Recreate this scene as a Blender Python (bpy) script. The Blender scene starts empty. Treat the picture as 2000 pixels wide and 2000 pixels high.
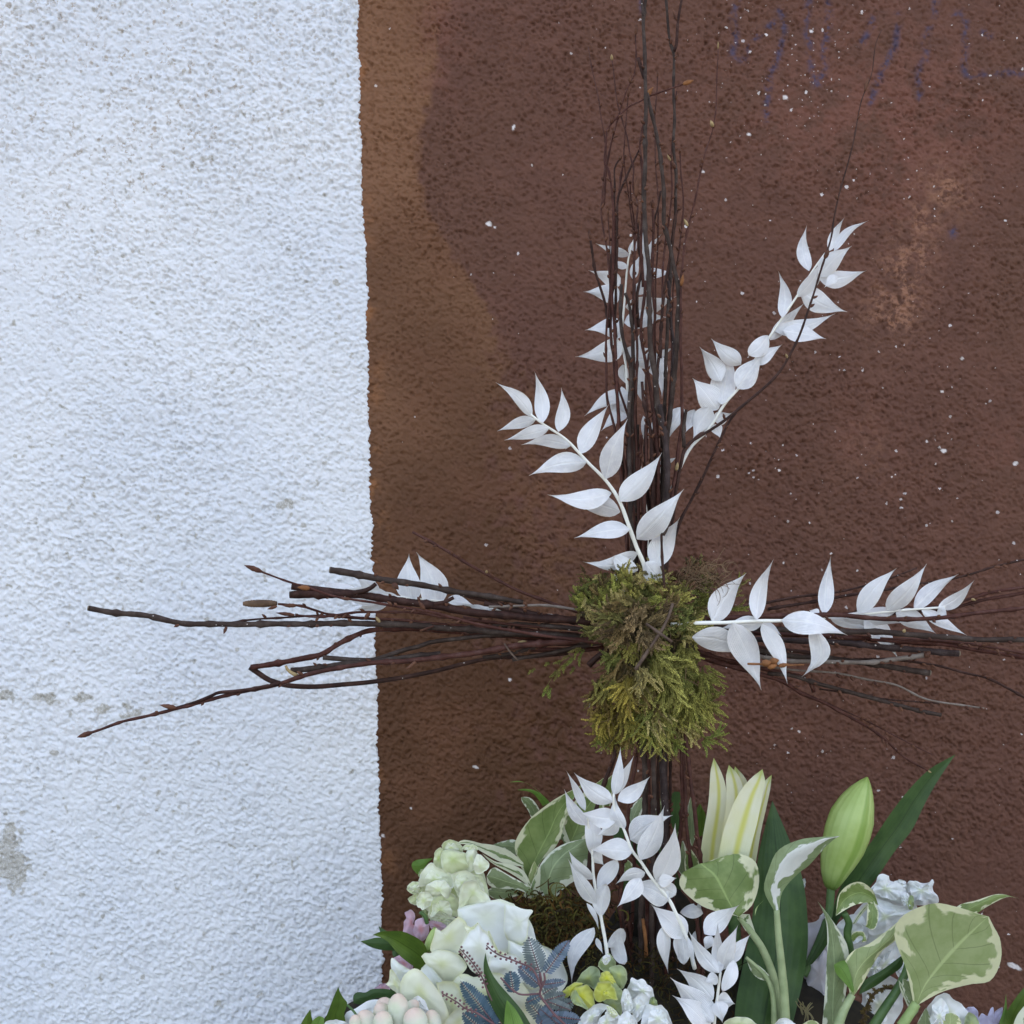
import bpy, math, random
import numpy as np
from mathutils import Vector

random.seed(11)
rng = np.random.default_rng(7)
scene = bpy.context.scene
C = scene.collection

# ------------------------------------------------------------------ camera, sky, sun, exposure
D = 0.95            # camera to the plane of the twig cross
K = 0.0004          # metres per reference pixel in that plane
ZC = 1.0
WALL = 0.22         # wall surface behind the cross
cam_d = bpy.data.cameras.new("camera")
cam = bpy.data.objects.new("camera", cam_d)
C.objects.link(cam)
cam.location = (0, -D, ZC)
cam.rotation_euler = (math.radians(90), 0, 0)
cam_d.sensor_fit = 'HORIZONTAL'
cam_d.angle = 2 * math.atan(1000 * K / D)
cam_d.clip_start = 0.01
cam_d.clip_end = 200
scene.camera = cam

SUN_EL, SUN_AZ = 50, 20       # the sun stands behind the wall: this side is in open shade
world = bpy.data.worlds.new("World")
scene.world = world
world.use_nodes = True
wn = world.node_tree
bg = wn.nodes.get("Background") or wn.nodes.new("ShaderNodeBackground")
sky = wn.nodes.new("ShaderNodeTexSky")
sky.sky_type = 'NISHITA'
sky.sun_disc = False
sky.sun_elevation = math.radians(SUN_EL)
sky.sun_rotation = math.radians(SUN_AZ)
sky.air_density = 1.0
sky.dust_density = 3.0
wb = wn.nodes.new("ShaderNodeMix")          # the camera's white balance for shade, over the whole sky
wb.data_type = 'RGBA'
wb.blend_type = 'MULTIPLY'
wb.inputs[0].default_value = 1.0
wb.inputs[7].default_value = (1.41, 1.17, .98, 1.0)
wn.links.new(sky.outputs[0], wb.inputs[6])
wn.links.new(wb.outputs[2], bg.inputs[0])
bg.inputs[1].default_value = 0.15

sun_d = bpy.data.lights.new("sun", 'SUN')
sun = bpy.data.objects.new("sun", sun_d)
C.objects.link(sun)
sun_d.energy = 0.6
sun_d.angle = math.radians(12)
sun_d.color = (1.0, 0.97, 0.92)
_el, _az = math.radians(SUN_EL), math.radians(SUN_AZ)
_dir = Vector((math.sin(_az) * math.cos(_el), math.cos(_az) * math.cos(_el), math.sin(_el)))
sun.rotation_euler = _dir.to_track_quat('Z', 'Y').to_euler()
sun.location = (-1, -2, 3)

scene.view_settings.view_transform = 'Standard'
scene.view_settings.look = 'None'
scene.view_settings.exposure = 2.07
scene.view_settings.gamma = 1.0
scene.render.engine = 'CYCLES'
scene.cycles.max_bounces = 8
scene.cycles.transmission_bounces = 6

# ------------------------------------------------------------------ helpers
def P(x, y, d):
    s = (D + d) / D
    return np.array(((x - 1000) * K * s, d, ZC - (y - 1000) * K * s))

def PV(a):
    a = np.asarray(a, float)
    s = (D + a[:, 2]) / D
    return np.stack([(a[:, 0] - 1000) * K * s, a[:, 2], ZC - (a[:, 1] - 1000) * K * s], 1)

def Z(x0, y0, s):
    return lambda pts: [(x0 + p[0] * s, y0 + p[1] * s) for p in pts]

def thing(name, label, cat, loc=(0, 0, 0), group=None):
    o = bpy.data.objects.new(name, None)
    o.empty_display_size = 0.02
    C.objects.link(o)
    o.location = loc
    o["label"] = label
    o["category"] = cat
    if group:
        o["group"] = group
    return o

def base_of(o):
    v = Vector((0, 0, 0))
    while o is not None:
        v += Vector(o.location)
        o = o.parent
    return np.array(v)

def add(name, verts, faces, mat, parent=None, uv=None, smooth=True, col=None):
    v = np.asarray(verts, float)
    if parent is not None:
        v = v - base_of(parent)
    me = bpy.data.meshes.new(name)
    me.from_pydata(v.tolist(), [], [list(map(int, f)) for f in faces])
    if smooth:
        me.polygons.foreach_set("use_smooth", np.ones(len(me.polygons), bool))
    if uv is not None:
        l = me.uv_layers.new(name="UVMap")
        vi = np.zeros(len(me.loops), np.int32)
        me.loops.foreach_get("vertex_index", vi)
        l.data.foreach_set("uv", np.asarray(uv, np.float32)[vi].ravel())
    if col is not None:
        a = me.color_attributes.new("Col", 'FLOAT_COLOR', 'POINT')
        a.data.foreach_set("color", np.asarray(col, np.float32).ravel())
    me.materials.append(mat)
    me.update()
    o = bpy.data.objects.new(name, me)
    C.objects.link(o)
    if parent is not None:
        o.parent = parent
    return o

def crom(pts, n):
    """n points on a Catmull-Rom curve through pts (k x m array), even in chord length"""
    p = np.asarray(pts, float)
    if len(p) == 2:
        t = np.linspace(0, 1, n)[:, None]
        return p[0] * (1 - t) + p[1] * t
    seg = np.sqrt(((p[1:, :2] - p[:-1, :2]) ** 2).sum(1)) + 1e-6
    s = np.concatenate([[0], np.cumsum(seg)])
    t = np.linspace(0, s[-1], n)
    i = np.clip(np.searchsorted(s, t, 'right') - 1, 0, len(seg) - 1)
    f = ((t - s[i]) / seg[i])[:, None]
    m = np.zeros_like(p)
    m[1:-1] = (p[2:] - p[:-2]) / (s[2:] - s[:-2])[:, None]
    m[0] = (p[1] - p[0]) / seg[0]
    m[-1] = (p[-1] - p[-2]) / seg[-1]
    h = seg[i][:, None]
    f2, f3 = f * f, f * f * f
    return ((2 * f3 - 3 * f2 + 1) * p[i] + (f3 - 2 * f2 + f) * h * m[i]
            + (-2 * f3 + 3 * f2) * p[i + 1] + (f3 - f2) * h * m[i + 1])

def tube(path, rad, n=7, cap=True):
    """path k x 3 world, rad k"""
    path = np.asarray(path, float)
    k = len(path)
    tan = np.gradient(path, axis=0)
    tan /= np.linalg.norm(tan, axis=1)[:, None] + 1e-12
    nrm = np.cross(tan[0], (0.3, 1, 0.2))
    nrm /= np.linalg.norm(nrm) + 1e-12
    V = []
    for i in range(k):
        nrm = nrm - tan[i] * nrm.dot(tan[i])
        nrm /= np.linalg.norm(nrm) + 1e-12
        b = np.cross(tan[i], nrm)
        for j in range(n):
            a = 2 * math.pi * j / n
            V.append(path[i] + rad[i] * (math.cos(a) * nrm + math.sin(a) * b))
    F = []
    for i in range(k - 1):
        for j in range(n):
            j2 = (j + 1) % n
            F.append((i * n + j, i * n + j2, (i + 1) * n + j2, (i + 1) * n + j))
    if cap:
        F.append(tuple(range(n))[::-1])
        F.append(tuple((k - 1) * n + j for j in range(n)))
    return np.array(V), F

# ------------------------------------------------------------------ node helpers
class NT:
    def __init__(self, name):
        self.m = bpy.data.materials.new(name)
        self.m.use_nodes = True
        self.t = self.m.node_tree
        self.t.nodes.clear()
        self.out = self.t.nodes.new("ShaderNodeOutputMaterial")
    def put(self, sock, v):
        if hasattr(v, "is_output") or isinstance(v, bpy.types.NodeSocket):
            self.t.links.new(v, sock)
        elif isinstance(v, (tuple, list)):
            sock.default_value = tuple(v) + ((1.0,) if len(v) == 3 and len(sock.default_value) == 4 else ())
        else:
            sock.default_value = v
    def n(self, typ, ins=None, **props):
        nd = self.t.nodes.new("ShaderNode" + typ)
        for k, v in props.items():
            setattr(nd, k, v)
        for k, v in (ins or {}).items():
            self.put(nd.inputs[k], v)
        return nd
    def math(self, op, a, b=0.0, c=None):
        nd = self.n("Math", {0: a, 1: b}, operation=op)
        if c is not None:
            self.put(nd.inputs[2], c)
        return nd.outputs[0]
    def mix(self, f, a, b, blend='MIX'):
        nd = self.n("Mix", data_type='RGBA', blend_type=blend)
        self.put(nd.inputs[0], f)
        self.put(nd.inputs[6], a)
        self.put(nd.inputs[7], b)
        return nd.outputs[2]
    def step(self, v, lo, hi, a=0.0, b=1.0):
        nd = self.n("MapRange", {0: v, 1: lo, 2: hi, 3: a, 4: b}, interpolation_type='SMOOTHSTEP')
        return nd.outputs[0]
    def noise(self, scale, vec=None, detail=3.0, rough=0.55, w=None):
        nd = self.n("TexNoise", {"Scale": scale, "Detail": detail, "Roughness": rough})
        if w is not None:
            nd.noise_dimensions = '4D'
            self.put(nd.inputs["W"], w)
        if vec is not None:
            self.put(nd.inputs["Vector"], vec)
        return nd.outputs[0]
    def attr(self, name):
        return self.n("Attribute", attribute_name=name)
    def bump(self, h, strength, dist):
        return self.n("Bump", {"Height": h, "Strength": strength, "Distance": dist}).outputs[0]
    def bsdf(self, col, rough=0.6, normal=None, translucent=0.0, tcol=None, spec=0.35, sss=0.0):
        p = self.n("BsdfPrincipled", {"Base Color": col, "Roughness": rough, "Specular IOR Level": spec})
        if sss:
            p.inputs["Subsurface Weight"].default_value = sss
            p.inputs["Subsurface Radius"].default_value = (0.004, 0.004, 0.003)
        if normal is not None:
            self.put(p.inputs["Normal"], normal)
        sh = p.outputs[0]
        if translucent > 0:
            t = self.n("BsdfTranslucent", {"Color": tcol if tcol is not None else col})
            if normal is not None:
                self.put(t.inputs["Normal"], normal)
            sh = self.n("MixShader", {0: translucent, 1: sh, 2: t.outputs[0]}).outputs[0]
        self.t.links.new(sh, self.out.inputs[0])
        return self.m
    def uvc(self):
        """u centred on the midrib (-1..1), v along the blade"""
        uv = self.n("UVMap", uv_map="UVMap").outputs[0]
        s = self.n("SeparateXYZ", {0: uv})
        u = self.math('MULTIPLY_ADD', s.outputs[0], 2.0, -1.0)
        return uv, u, s.outputs[1]

def objco(nt):
    return nt.n("TexCoord").outputs["Object"]

# ---- stucco paints
def mat_white():
    t = NT("white_paint")
    pos = t.n("NewGeometry").outputs["Position"]
    dirt = t.attr("dirt").outputs["Fac"]
    big = t.noise(5.0, pos, 4)
    c = t.mix(t.step(big, .35, .7), (.70, .712, .73), (.77, .77, .768))
    spk = t.noise(300, pos, 2)
    d2 = t.math('MULTIPLY', t.step(spk, .50, .62), t.math('MULTIPLY', dirt, 1.0))
    c = t.mix(d2, c, (.45, .39, .33))
    st = t.attr("stain").outputs["Fac"]
    c = t.mix(t.math('MULTIPLY', st, t.step(t.noise(700, pos, 2), .3, .6, .45, .95)), c, (.43, .40, .34))
    fine = t.noise(620, pos, 5, .65)
    return t.bsdf(c, .75, t.bump(fine, .5, .0016), spec=.2)

def mat_brown():
    t = NT("brown_paint")
    pos = t.n("NewGeometry").outputs["Position"]
    zone = t.attr("zone").outputs["Fac"]
    fade = t.attr("fade").outputs["Fac"]
    n1 = t.noise(9, pos, 4)
    n2 = t.noise(38, pos, 4, .65)
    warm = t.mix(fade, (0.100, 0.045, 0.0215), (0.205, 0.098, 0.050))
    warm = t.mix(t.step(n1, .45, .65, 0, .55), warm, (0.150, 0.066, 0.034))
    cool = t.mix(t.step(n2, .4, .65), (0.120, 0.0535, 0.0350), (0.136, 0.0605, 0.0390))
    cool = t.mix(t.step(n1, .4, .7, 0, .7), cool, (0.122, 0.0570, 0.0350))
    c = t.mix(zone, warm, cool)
    pn = t.noise(160, pos, 4, .7)
    c = t.mix(t.math('MULTIPLY', t.attr("red").outputs["Fac"], t.step(n2, .38, .6)), c, (0.165, 0.068, 0.045))
    c = t.mix(t.math('MULTIPLY', t.attr("tan").outputs["Fac"], t.step(pn, .42, .58)), c, (0.270, 0.130, 0.078))
    c = t.mix(t.math('MULTIPLY', t.attr("orange").outputs["Fac"], t.step(n2, .45, .6)), c, (0.2808, 0.1207, 0.0496))
    c = t.mix(t.math('MULTIPLY', t.attr("blue").outputs["Fac"], t.step(pn, .38, .55)), c, (.060, .054, .098))
    # chipped white specks
    jit = t.n("TexNoise", {"Vector": pos, "Scale": 420.0, "Detail": 3.0}).outputs[1]
    pj = t.n("VectorMath", {0: pos, 1: t.n("VectorMath", {0: jit, 1: (.0034, .0034, .0034)}, operation='MULTIPLY').outputs[0]}, operation='ADD').outputs[0]
    for sc, kf, base_, amp in ((130.0, .5, .05, .20), (240.0, .7, .10, .24)):
        v = t.n("TexVoronoi", {"Scale": sc, "Randomness": 1.0, "Vector": pj})
        sep = t.n("SeparateColor", {0: v.outputs["Color"]})
        keep = t.math('LESS_THAN', sep.outputs[0], t.math('MULTIPLY', t.attr("chip").outputs["Fac"], kf))
        size = t.math('MULTIPLY_ADD', t.math('POWER', sep.outputs[1], 2.5), amp, base_)
        m = t.math('MULTIPLY', keep, t.math('LESS_THAN', v.outputs["Distance"], size))
        c = t.mix(t.math('MULTIPLY', m, t.math('MULTIPLY_ADD', sep.outputs[2], .5, .5)), c, (.66, .60, .57))
    c = t.mix(t.attr("flake").outputs["Fac"], c, (.66, .60, .56))
    fine = t.noise(620, pos, 5, .65)
    return t.bsdf(c, .62, t.bump(fine, .5, .0016), spec=.16)

def mat_ground():
    t = NT("unseen_paving")
    pos = t.n("NewGeometry").outputs["Position"]
    c = t.mix(t.step(t.noise(60, pos, 5, .7), .35, .65), (.16, .155, .15), (.24, .235, .225))
    return t.bsdf(c, .85, t.bump(t.noise(300, pos, 4), .4, .004))

def mat_bark(name, a, b, spots=.5, rough=.5, grey=(.13, .12, .115), gmix=.5):
    t = NT(name)
    co = t.n("NewGeometry").outputs["Position"]
    r = t.n("ObjectInfo").outputs["Random"]
    n1 = t.noise(110, co, 4, .65, w=t.math('MULTIPLY', r, 9.0))
    n2 = t.noise(900, co, 3, .6)
    c = t.mix(t.step(n1, .35, .65), a, b)
    c = t.mix(t.math('MULTIPLY', t.step(n1, .5, .72), t.math('MULTIPLY', t.step(n2, .35, .6), gmix)), c, grey)
    c = t.mix(t.math('MULTIPLY', r, .3), c, t.mix(.5, c, (.09, .058, .045)))
    v = t.n("TexVoronoi", {"Scale": 210.0, "Vector": co})
    sp = t.n("SeparateColor", {0: v.outputs["Color"]})
    k = t.math('MULTIPLY', t.math('LESS_THAN', sp.outputs[0], .42 * spots),
               t.math('LESS_THAN', v.outputs["Distance"], t.math('MULTIPLY_ADD', sp.outputs[1], .09, .06)))
    c = t.mix(t.math('MULTIPLY', k, .85), c, (.52, .47, .43))
    return t.bsdf(c, rough, t.bump(t.mix(.5, n1, n2), .6, .001), spec=.16)

def mat_leaf_white():
    t = NT("bleached_leaf")
    uv, u, v = t.uvc()
    r = t.n("ObjectInfo").outputs["Random"]
    au = t.math('ABSOLUTE', u)
    mp = t.n("Mapping", {0: uv, 3: (9.0, 1.6, 1.0)}).outputs[0]
    vein = t.noise(3.0, mp, 3, .6, w=t.math('MULTIPLY', r, 20.0))
    mott = t.noise(160, objco(t), 4, .6)
    c = t.mix(t.step(vein, .4, .65), (.80, .80, .795), (.93, .925, .91))
    c = t.mix(t.step(mott, .40, .60, 0, .7), c, (.70, .70, .71))
    c = t.mix(t.step(t.noise(75, objco(t), 3), .45, .62, 0, .4), c, (.75, .745, .73))
    c = t.mix(t.step(au, .02, .10, .8, 0), c, (.93, .92, .89))
    c = t.mix(t.step(au, .86, .98, 0, .7), c, (.93, .92, .89))
    c = t.mix(t.math('MULTIPLY', r, .65), c, (.80, .785, .75))
    c = t.mix(t.step(v, .9, 1.0, 0, .6), c, (.58, .44, .30))
    c = t.mix(t.math('MULTIPLY', t.step(au, .8, 1.0), t.step(t.noise(90, objco(t), 2), .55, .66, 0, .55)), c, (.66, .56, .42))
    ln = t.n("TexWave", {0: t.n("CombineXYZ", {0: u}).outputs[0], "Scale": 2.6, "Distortion": 1.2}).outputs[1]
    h = t.math('ADD', t.math('MULTIPLY', ln, .5), t.math('ADD', t.step(au, .0, .14), t.math('MULTIPLY', mott, .8)))
    return t.bsdf(c, .55, t.bump(h, .45, .0012), translucent=.13, tcol=(.92, .91, .89), spec=.25)

def mat_stem(name, a, b, rough=.5):
    t = NT(name)
    co = t.n("NewGeometry").outputs["Position"]
    c = t.mix(t.step(t.noise(90, co, 4), .35, .65), a, b)
    return t.bsdf(c, rough, t.bump(t.noise(500, co, 2), .25, .0006), sss=.0)

def mat_varieg(name, g1, g2, cream, thr=.66, spread=.55, shift=0.0, centre=False):
    t = NT(name)
    uv, u, v = t.uvc()
    r = t.n("ObjectInfo").outputs["Random"]
    au = t.math('ABSOLUTE', t.math('ADD', u, shift))
    if centre:
        au = t.math('SUBTRACT', 1.0, au)
    mp = t.n("Mapping", {0: uv, 3: (2.2, 4.5, 1.0)}).outputs[0]
    jag = t.noise(1.5, mp, 2.0, .5, w=t.math('MULTIPLY', r, 30.0))
    e = t.math('ADD', au, t.math('MULTIPLY_ADD', jag, spread * 2.4, -spread * 1.2))
    e = t.math('ADD', e, t.step(v, .9, 1.0, 0, .25))
    mask = t.step(t.math('ADD', e, t.math('MULTIPLY_ADD', t.noise(40, t.n('Mapping', {0: uv, 3: (1.0, .35, 1.0)}).outputs[0], 2), .22, -.11)), thr - .05, thr + .08)
    mo = t.noise(60, objco(t), 4, .6)
    g = t.mix(t.step(mo, .35, .65), g1, g2)
    vv = t.math('FRACT', t.math('SUBTRACT', t.math('MULTIPLY', v, 6.0), t.math('MULTIPLY', t.math('POWER', t.math('ABSOLUTE', u), .8), 1.5)))
    vd = t.math('ABSOLUTE', t.math('SUBTRACT', vv, .5))
    vline = t.step(vd, 0.0, .05, .5, 0)
    g = t.mix(vline, g, tuple(x * .42 for x in g1))
    g = t.mix(t.step(t.math('ABSOLUTE', u), .015, .05, .55, 0), g, tuple(min(1, x * 1.6 + .02) for x in g2))
    cr = t.mix(t.step(mo, .3, .7), cream, tuple(x * .88 for x in cream))
    c = t.mix(mask, g, cr)
    h = t.math('ADD', t.math('MULTIPLY', vd, .3), t.math('MULTIPLY', mo, .4))
    return t.bsdf(c, .42, t.bump(h, .3, .0015), translucent=.2, spec=.38)

def mat_green(name, a, b, rough=.4, lines=26.0):
    t = NT(name)
    uv, u, v = t.uvc()
    ln = t.math('SINE', t.math('MULTIPLY', u, lines))
    mo = t.noise(55, objco(t), 4)
    c = t.mix(t.step(mo, .35, .65), a, b)
    c = t.mix(t.step(ln, .3, 1.0, 0, .07), c, tuple(x * 1.7 for x in b))
    c = t.mix(t.step(t.math('ABSOLUTE', u), .01, .06, .6, 0), c, tuple(x * .55 for x in a))
    return t.bsdf(c, rough, t.bump(ln, .07, .0008), translucent=.15, spec=.24)

def mat_petal(name, inner, mid, edge, trans=.3, rough=.55, patch=None):
    """u of the UV is 0 at the heart of the petal and 1 at its rim"""
    t = NT(name)
    uv = t.n("UVMap", uv_map="UVMap").outputs[0]
    s = t.n("SeparateXYZ", {0: uv})
    r = t.n("ObjectInfo").outputs["Random"]
    n1 = t.noise(70, objco(t), 3, .5, w=t.math('MULTIPLY', r, 12.0))
    rr = t.math('ADD', s.outputs[0], t.math('MULTIPLY_ADD', n1, .5, -.25))
    c = t.mix(t.step(rr, .0, .55), inner, mid)
    c = t.mix(t.step(rr, .82, 1.05), c, edge)  # on the stocks the brighter edge colour is a painted rim highlight
    if patch:
        c = t.mix(t.step(n1, .5, .72, 0, .75), c, patch)
    vn = t.noise(130, objco(t), 3)
    return t.bsdf(c, rough, t.bump(vn, .3, .0014), translucent=trans, spec=.18)

def mat_col(name, trans=.25, rough=.65):
    t = NT(name)
    c = t.attr("Col").outputs["Color"]
    return t.bsdf(c, rough, translucent=trans, spec=.2)

M = dict(
    white=mat_white(), brown=mat_brown(), ground=mat_ground(),
    dark=mat_bark("dark_bark", (.022, .009, .0065), (.055, .023, .016), .35, rough=.6, grey=(.10, .080, .068), gmix=.35),
    grey=mat_bark("grey_bark", (.028, .017, .013), (.060, .042, .033), .6, rough=.62, grey=(.135, .112, .096), gmix=.5),
    red=mat_bark("red_bark", (.042, .013, .009), (.088, .030, .020), .22, rough=.5, gmix=.3),
    lent=mat_bark("speckled_bark", (.022, .014, .013), (.05, .032, .03), 1.5, gmix=.3),
    pale=mat_bark("pale_twig", (.16, .125, .10), (.25, .21, .175), .1, gmix=.3),
    bud=mat_bark("bud_scale", (.065, .026, .017), (.15, .066, .036), 0, gmix=.1),
    tanbud=mat_bark("pale_bud_scale", (.28, .19, .085), (.42, .31, .15), 0, gmix=0),
    orangebud=mat_bark("orange_bud_scale", (.18, .072, .024), (.31, .135, .05), 0, gmix=0),
    catkin=mat_bark("catkin_scale", (.085, .050, .028), (.17, .105, .06), 0, gmix=.1),
    cut=mat_stem("cut_wood", (.22, .17, .12), (.34, .28, .2), .8),
    leafw=mat_leaf_white(),
    stemw=mat_stem("bleached_stem", (.78, .76, .66), (.86, .85, .77)),
    var=mat_varieg("variegated_leaf", (.15, .215, .055), (.23, .30, .095), (.72, .72, .46), .80, .75),
    var2=mat_varieg("grey_green_variegated_leaf", (.185, .235, .105), (.26, .32, .155), (.72, .735, .57), .80, .75),
    var3=mat_varieg("pale_variegated_leaf", (.28, .345, .13), (.35, .41, .18), (.72, .72, .43), .82, .85),
    varmid=mat_varieg("white_centred_leaf", (.20, .255, .11), (.27, .34, .165), (.78, .79, .72), .62, .8, -.25, True),
    varcream=mat_varieg("cream_variegated_leaf", (.14, .21, .07), (.21, .28, .12), (.70, .72, .52), .22, .5, .1),
    petiole=mat_stem("leaf_stalk", (.25, .31, .145), (.34, .40, .20), .45),
    petiole2=mat_stem("bright_leaf_stalk", (.23, .32, .10), (.32, .41, .16), .45),
    dkgreen=mat_green("dark_leaf", (.036, .074, .020), (.058, .108, .030)),
    green=mat_green("green_leaf", (.055, .098, .012), (.088, .145, .018), .38),
    brgreen=mat_green("bright_leaf", (.10, .19, .03), (.15, .26, .05), .4),
    stem=mat_stem("green_stem", (.055, .11, .032), (.09, .16, .05), .45),
    rose=mat_petal("cream_rose_petal", (.68, .70, .40), (.77, .78, .60), (.74, .75, .47), .20),
    rose2=mat_petal("white_rose_petal", (.74, .76, .62), (.80, .82, .76), (.76, .78, .58), .20),
    stockg=mat_petal("greenish_stock_petal", (.46, .55, .20), (.66, .71, .44), (.78, .80, .62), .20, patch=(.58, .65, .33)),
    stockc=mat_petal("cream_stock_petal", (.58, .64, .32), (.76, .785, .60), (.84, .85, .74), .20, patch=(.68, .73, .48)),
    stockw=mat_petal("white_stock_petal", (.66, .70, .48), (.80, .815, .79), (.85, .86, .85), .20, patch=(.74, .77, .70)),
    shade=mat_petal("shaded_white_petal", (.52, .48, .48), (.62, .60, .63), (.70, .69, .72), .25),  # darker copy of the white petals, shade put into the colour
    pink=mat_petal("pink_petal", (.60, .28, .30), (.66, .46, .55), (.68, .54, .66), .3, patch=(.66, .40, .42)),
    lilac=mat_petal("lilac_petal", (.48, .45, .60), (.56, .54, .70), (.60, .60, .74), .3),
    snap=mat_petal("yellow_snapdragon_petal", (.62, .62, .06), (.60, .62, .14), (.62, .66, .32), .25),
    snapg=mat_petal("green_snapdragon_petal", (.42, .48, .16), (.36, .43, .22), (.52, .58, .36), .25, patch=(.30, .36, .22)),
    acacia=mat_col("acacia_leaflet", .12, .5),
    purple=mat_stem("purple_stalk", (.13, .065, .07), (.20, .105, .105), .6),
    moss=mat_col("moss_frond", .25, .75),
    soil=mat_stem("moss_core", (.010, .008, .005), (.022, .018, .010), .95),
    mosscore=mat_stem("moss_underlayer", (.03, .024, .010), (.075, .06, .022), .95),
    vine=mat_bark("vine_bark", (.075, .048, .034), (.14, .095, .068), .05, gmix=.3),
)

# lily petals: cream with a yellow green midrib and tip
def mat_lily():
    t = NT("lily_petal")
    uv, u, v = t.uvc()
    au = t.math('ABSOLUTE', u)
    n1 = t.noise(40, objco(t), 3)
    c = t.mix(t.step(n1, .35, .65), (.76, .745, .47), (.80, .785, .58))
    c = t.mix(t.step(v, .0, .5, .65, 0), c, (.66, .70, .36))
    c = t.mix(t.step(t.math('ABSOLUTE', t.math('SUBTRACT', u, .12)), .02, .36, .9, 0), c, (.64, .62, .12))
    c = t.mix(t.step(v, .86, .99, 0, .9), c, (.42, .50, .12))
    ln = t.noise(3.0, t.n('Mapping', {0: uv, 3: (9.0, .8, 1.0)}).outputs[0], 2)
    return t.bsdf(c, .45, t.bump(ln, .25, .0012), translucent=.25, spec=.35)
M["lily"] = mat_lily()

def mat_lilybud():
    t = NT("lily_bud_skin")
    uv = t.n("UVMap", uv_map="UVMap").outputs[0]
    s = t.n("SeparateXYZ", {0: uv})
    a = t.math('MULTIPLY', s.outputs[0], 6.28318 * 3)
    rid = t.math('COSINE', a)
    n1 = t.noise(45, objco(t), 3)
    c = t.mix(t.step(n1, .3, .7), (.34, .46, .12), (.44, .56, .19))
    c = t.mix(t.step(rid, .72, 1.0, 0, .8), c, (.20, .32, .05))
    c = t.mix(t.step(t.math('COSINE', t.math('MULTIPLY', s.outputs[0], 6.28318 * 9)), .6, 1.0, 0, .3), c, (.30, .42, .10))
    c = t.mix(t.step(s.outputs[1], .0, .16, .9, 0), c, (.16, .27, .04))
    c = t.mix(t.step(s.outputs[1], .88, 1., 0, .6), c, (.20, .32, .05))
    st = t.math('SINE', t.math('MULTIPLY', s.outputs[0], 120.0))
    return t.bsdf(c, .4, t.bump(st, .12, .0008), translucent=.1, spec=.4)
M["lilybud"] = mat_lilybud()

def mat_tube_bud():
    t = NT("tuberose_bud_skin")
    uv = t.n("UVMap", uv_map="UVMap").outputs[0]
    s = t.n("SeparateXYZ", {0: uv})
    n1 = t.noise(60, objco(t), 3)
    vv = t.math('ADD', s.outputs[1], t.math('MULTIPLY_ADD', n1, .5, -.25))
    c = t.mix(t.step(n1, .35, .65), (.66, .72, .52), (.76, .79, .66))
    c = t.mix(t.step(vv, .60, .98, 0, .85), c, (.76, .57, .47))
    return t.bsdf(c, .5, translucent=.15, spec=.3)
M["tubebud"] = mat_tube_bud()

# ------------------------------------------------------------------ the wall: real stucco relief in two paints
def field(shape, sigma, seed):
    r = np.random.default_rng(seed)
    a = r.standard_normal(shape)
    fy = np.fft.fftfreq(shape[0])[:, None]
    fx = np.fft.rfftfreq(shape[1])[None, :]
    g = np.exp(-2 * (math.pi * sigma) ** 2 * (fx ** 2 + fy ** 2))
    b = np.fft.irfft2(np.fft.rfft2(a) * g, s=shape)
    return b / b.std()

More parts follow.
